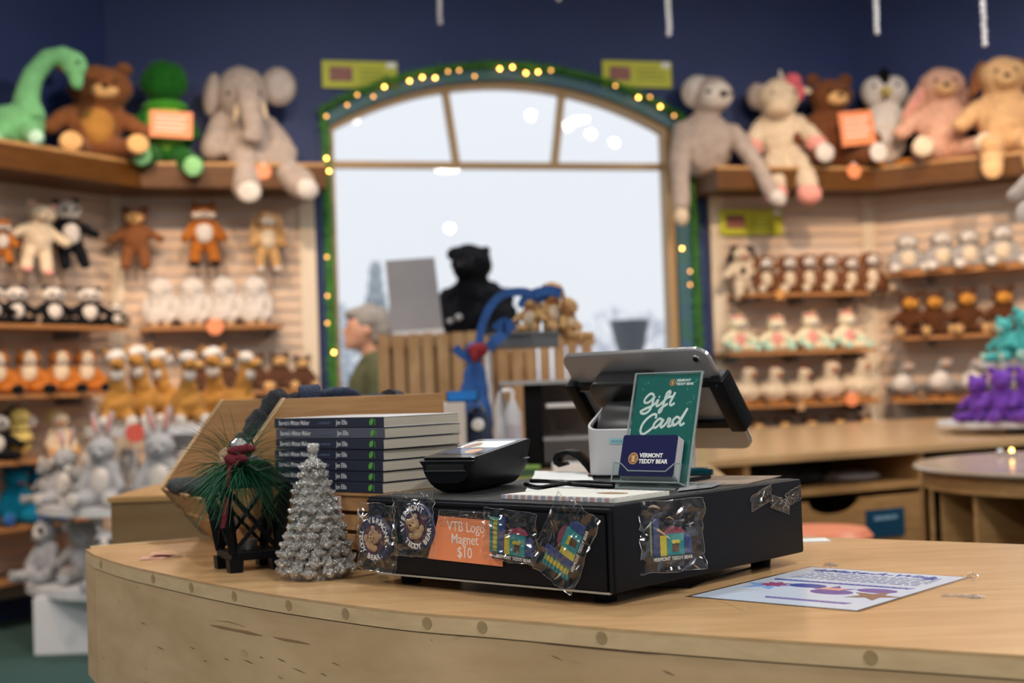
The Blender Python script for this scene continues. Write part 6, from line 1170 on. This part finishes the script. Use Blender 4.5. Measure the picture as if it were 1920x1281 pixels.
bear('pupsmall', 'tan', 'beige', 'cream', 'beige', 'flop', 'brown', arms='out', hs=1.1, fz=.02, extra=[('collar', 'red', [('e', 0, -.03, .56, .16, .14, .03)])])
for (px, pb, s, yw, dy), l in zip(((998, 628, .14, -25, -.05), (1036, 625, .175, 30, -.02), (1064, 640, .15, 60, -.04)), ('small tan plush dog on the raised tray, left one', 'small tan plush dog sprawled in the middle of the raised tray', 'small tan plush dog hanging over the right end of the raised tray')):
    q = at(px, pb, Yd+dy); put('pupsmall', Matrix.Translation((q.x, q.y, zt3+.008 if px < 1060 else zt3-.02)) @ Matrix.Rotation(R(yw), 4, 'Z') @ Matrix.Scale(s, 4), l, 'plush dog', 'small tan dogs on the raised tray')
bf_ = mat('blue_fabric', (.018, .085, .30), .8, var=.25, vs=20, bump=.3, bs=60); rf_ = mat('red_fabric', (.22, .01, .015), .8)
Yb = 4.2; t = thing('blue_lanyards', 'blue fabric harness looped over a stand, tied with a dark red band', 'fabric straps', Matrix.Translation((at(900, 700, Yb).x, Yb, 0)))
def L2(pts, r): ox = at(900, 700, Yb).x; return [(at(x, y, Yb).x-ox, dy, at(x, y, Yb).z) for x, y, dy in pts], r
def strap(pts, w, th, m, name):       # flat fabric band, w wide as seen, th deep
    P, _ = L2(pts, 0); P = densify([V(p) for p in P], 5); mb = MB(); n = len(P); ring = []
    for i, p in enumerate(P):
        d = (P[min(i+1, n-1)]-P[max(i-1, 0)]).normalized(); s_ = V((0, 1, 0)); u = d.cross(s_).normalized()*w/2; ring.append([mb.b.verts.new(q) for q in (p-u-s_*th, p+u-s_*th, p+u+s_*th, p-u+s_*th)])
    for a, b in zip(ring, ring[1:]):
        for k in range(4): mb.b.faces.new((a[k], a[(k+1) % 4], b[(k+1) % 4], b[k]))
    mb.b.faces.new(ring[0]); mb.b.faces.new(ring[-1]); part(name, mb, m, t, smooth=True, ang=50)
strap([(898, 650, 0), (903, 615, 0), (918, 578, 0), (945, 552, 0), (985, 548, 0), (1010, 560, 0), (1030, 548, 0)], .024, .016, bf_, 'strap')
strap([(1000, 552, -.01), (1030, 546, -.02), (1052, 552, -.02)], .030, .016, bf_, 'strap'); strap([(975, 575, 0), (985, 558, 0), (1005, 556, 0)], .02, .012, bf_, 'strap')
strap([(852, 652, 0), (868, 665, 0), (892, 680, 0)], .026, .014, bf_, 'strap'); strap([(915, 655, 0), (928, 640, 0), (950, 620, .02), (955, 600, .03)], .030, .014, bf_, 'strap'); strap([(930, 620, .02), (948, 608, .02), (958, 622, .02)], .04, .02, bf_, 'strap')
P, r = L2([(898, 655, 0), (898, 690, 0), (897, 730, 0), (900, 790, 0)], 0); ox = at(900, 700, Yb).x; g = .0
zz0 = zk; q = [at(896, y, Yb).z for y in (650, 690, 735, 790)]
link('hanging_cloth', blobmesh('cloth', [('e', -.006, 0, q[0]-.01, .032, .03, .03), ('c', (-.012, 0, q[1]), (-.012, .0, q[2]), .030, .038), ('c', (-.012, 0, q[2]), (.0, 0, zk+.06), .040, .04), ('c', (-.03, 0, q[1]), (-.045, -.01, q[2]), .016, .02)], .012, .011), bf_, t)
part('band', MB().ell(-.003, -.03, at(896, 657, Yb).z, .030, .018, .022).ell(-.012, -.04, at(896, 668, Yb).z, .012, .012, .02), rf_, t, smooth=True); part('stand_foot', MB().lathe([(0, zk+.001), (.06, zk+.001), (.06, zk+.01), (.015, zk+.014), (0, zk+.06)], 20), blk, t)
# --- long work cabinet right ---
A0 = V((.60, 5.145, 0)); AX = V((.88, .474, 0)); AM_ = frame(A0, AX, Z=(0, 0, 1)); AI = AM_.inverted(); AN = AM_.to_3x3() @ V((0, 1, 0)); LW = 3.6; ztb = .9
def cl(px, py, off=0): q = AI @ hit(px, py, A0-AN*off, AN); return q.x, q.z
t = thing('long_work_cabinet', 'long light wood work cabinet with open cubbies along the right side of the shop', 'cabinet', AM_)
part('top', MB().box(0, LW, 0, 2.35, ztb-.032, ztb), maple, t, bevel=.004); dvm = oak
xs = [cl(1406, 880)[0], cl(1735, 880)[0], cl(1406, 880)[0]-.95+.36]; zsh = cl(1600, 914)[1]
part('back_board', MB().box(.02, LW-.02, .55, .57, 0, ztb-.032), mat('cavity_shade', (.05, .03, .018), .8), t); part('side_panel', MB().box(0, .022, .02, .55, 0, ztb-.032), oak, t)  # shade of the open cubbies is put into the dark back colour
for x in (xs[0], xs[1], xs[1]+.95, xs[1]+1.7): part('divider', MB().box(x-.014, x+.014, .02, .55, 0, ztb-.032), oak, t)
part('middle_shelf', MB().box(.022, xs[1]-.014, .01, .55, zsh-.02, zsh+.006), oak, t); part('bottom_board', MB().box(.022, LW, .02, .55, .08, .10), oak, t)
dx0 = xs[0]+.02; dx1 = xs[1]-.02; dz0, dz1 = .14, zsh-.045; sc0, sc1 = cl(1520, 940)[0], cl(1618, 940)[0]; sm, sr_ = (sc0+sc1)/2, (sc1-sc0)/2
poly = [(dx0, dz0), (dx1, dz0), (dx1, dz1)] + [(sm+sr_*math.cos(R(a)), dz1-sr_*.42*math.sin(R(a))) for a in range(0, 181, 15)] + [(dx0, dz1)]
d_ = part('drawer', MB().prism(poly, -.035, -.015, M=Matrix(((1, 0, 0, 0), (0, 0, 1, .05), (0, 1, 0, 0), (0, 0, 0, 1)))), oak, t); part('drawer_inside', MB().box(dx0+.01, dx1-.01, .05, .4, dz0, dz0+.01), MATS['cavity_shade'], t)
la, lb_ = cl(1627, 958), cl(1700, 1003); part('label', MB().box(la[0], lb_[0], .008, .0145, lb_[1], la[1]), mat('label_blue', (.004, .06, .13), .3), d_, lab='dark blue label'); link('label_text', MB().box(-.06, -.02, -.008, .008, 0, .0003).box(-.016, .03, -.008, .008, 0, .0003).box(.034, .06, -.008, .008, 0, .0003).mesh('l'), mat('label_ink', (.22, .38, .52), .4), d_, Matrix(((1, 0, 0, (la[0]+lb_[0])/2), (0, 0, -1, .0075), (0, 1, 0, la[1]-.035), (0, 0, 0, 1))))
t2 = thing('folded_clothing', 'folded black cloth lying in the open cubby of the long cabinet', 'clothing', AM_ @ Matrix.Translation(((xs[0]+xs[1])/2-.12, .25, zsh+.007))); link('cloth', blobmesh('folded', [('e', 0, 0, .04, .25, .16, .045), ('e', -.1, 0, .07, .16, .14, .04)], .02, .02), mat('black_cloth', (.01, .01, .013), .9), t2)
t2 = thing('folded_clothing', 'folded greyish white cloth beside the black cloth in the cubby', 'clothing', AM_ @ Matrix.Translation(((xs[0]+xs[1])/2+.22, .2, zsh+.007))); link('cloth', blobmesh('folded2', [('e', 0, 0, .02, .15, .12, .025)], .01, .015), mat('grey_cloth', (.25, .22, .22), .9), t2)
# --- round table with cubbies ---
RT = V((2.06, 4.72, 0)); t = thing('round_cubby_table', 'round light wood table with upright cubbies at the right edge of the picture', 'table', Matrix.Translation(RT)); zr = .878
part('tabletop', MB().lathe([(0, zr-.016), (.70, zr-.016), (.705, zr-.008), (.70, zr), (0, zr)], 64), wood('table_top', (.50, .40, .31), (.42, .32, .24), (1, 1, 1), .18, 4), t, smooth=True)
part('rim_band', MB().lathe([(.60, zr-.016), (.675, zr-.016), (.675, zr-.075), (.60, zr-.075)], 64), oak, t, smooth=True)
part('core', MB().lathe([(.10, 0), (.10, zr-.08)], 32), wood('inner_orange', (.50, .17, .03), (.40, .12, .02), (1, 1, 3), .5, 4), t, smooth=True); part('base_ring', MB().lathe([(0, 0), (.64, 0), (.64, .05), (0, .05)], 48), oak, t); part('mid_floor', MB().lathe([(0, .40), (.64, .40), (.64, .415), (0, .415)], 48), oak, t)
for k in range(20):
    a = R(k*18+4); part('cubby_divider', MB().box(.10, .655, -.009, .009, .05, zr-.075, M=Matrix.Rotation(a, 4, 'Z')), oak, t)
for k in (8, 9): part('closed_panel', MB().box(.64, .652, -.005, .20, .05, zr-.075, M=Matrix.Rotation(R(k*18+2), 4, 'Z')), oak, t)
q = at(1897, 846, 5.1); t = thing('tealight', 'tiny glowing light in a silver cup on the round table', 'candle', Matrix.Translation((q.x, 5.1, zr+.001))); part('cup', MB().lathe([(0, 0), (.018, 0), (.02, .018), (.018, .018), (.016, .004), (0, .004)], 20), silver, t); part('flame_bulb', MB().ell(0, 0, .022, .006, .006, .008, u=10, v=8), bulbm, t)
q = at(1875, 842, 5.15); solo('silver_bauble', MB().ell(0, 0, .014, .014, .014, .014), silver, 'small silver bauble beside the glowing light on the round table', 'bauble', Matrix.Translation((q.x, 5.15, zr+.0005)), smooth=True)
# --- orange stool ---
q = at(1530, 987, 4.5); t = thing('orange_stool', 'round orange topped stool behind the right part of the counter', 'stool', Matrix.Translation((q.x, 4.5, 0))); part('seat', MB().lathe([(0, q.z-.06), (.165, q.z-.055), (.178, q.z-.03), (.16, q.z-.008), (.08, q.z), (0, q.z)], 40), mat('orange_vinyl', (.75, .24, .13), .4), t, smooth=True)
for k in range(4): a = R(45+90*k); part('leg', MB().tube([(.11*math.cos(a), .11*math.sin(a), q.z-.06), (.19*math.cos(a), .19*math.sin(a), 0)], .012, 8), grb, t)
# --- white tier stand with teal and purple bears on the cabinet ---
q = at(1915, 792, 6.6); cxs, cys = q.x+.16, 6.65; t = thing('cake_tier_stand', 'white two tier stand with teal and purple plush at the right edge', 'display stand', Matrix.Translation((cxs, cys, 0))); z1_ = .955; z2_ = at(1890, 679, 6.6).z
part('tier_shelf', MB().lathe([(0, z1_-.022), (.52, z1_-.022), (.52, z1_), (0, z1_)], 48), white, t); part('tier_shelf', MB().lathe([(0, z2_-.02), (.32, z2_-.02), (.32, z2_), (0, z2_)], 48), white, t); part('column', MB().lathe([(.05, ztb+.001), (.05, z2_-.02)], 20), white, t); part('foot', MB().lathe([(0, ztb+.001), (.2, ztb+.001), (.2, z1_-.022), (0, z1_-.022)], 32), white, t)
for (px, s, yw, dy), l in zip(((1838, .23, -50, -.18), (1880, .26, -10, -.34), (1925, .26, 20, -.36)), ordl('fluffy purple plush bear on the lower white tier at right, %s', 3)): w = at(px, 788, 6.65+dy); put('purplebear', Matrix.Translation((w.x, w.y, z1_+.002)) @ Matrix.Rotation(R(yw), 4, 'Z') @ Matrix.Scale(s, 4), l, 'plush bear', 'purple plush bears at right')
for (px, s, yw, dy), l in zip(((1888, .22, -60, -.15), (1925, .26, 0, -.18)), ('turquoise plush bear on the upper white tier at right, left one', 'turquoise plush bear on the upper white tier cut by the picture edge')): w = at(px, 676, 6.65+dy); put('tealbear', Matrix.Translation((w.x, w.y, z2_+.002)) @ Matrix.Rotation(R(yw), 4, 'Z') @ Matrix.Scale(s, 4), l, 'plush bear', 'turquoise plush bears at right')
# --- silver bead strings from the ceiling ---
bead = mat('silver_bead', (.75, .76, .82), .18, .6)
for (px, py, Y), l in zip(((825, 46, 6.0), (1255, 68, 6.0), (1645, 65, 5.9), (1847, 88, 5.6), (1048, 2, 6.2)), ('silver bead string hanging above the left half of the window', 'silver bead string hanging right of the right yellow sign', 'silver bead string hanging above the brown bear on the right ledge', 'silver bead string hanging at the upper right, lowest reaching of all', 'silver bead string whose tip just shows at the top centre')):
    q = at(px, py, Y); t = thing('bead_string', l, 'bead string', Matrix.Translation(q), 'silver bead strings from the ceiling'); mb = MB(); z = .012
    while z < CEIL-q.z-.05: mb.ell(random.uniform(-.002, .002), 0, z, .0125, .0125, .0135, u=10, v=8); z += .026
    b_ = part('beads', mb, bead, t, smooth=True); part('thread', MB().tube([(0, 0, .0), (0, 0, CEIL-q.z)], .0015, 5), white, t)
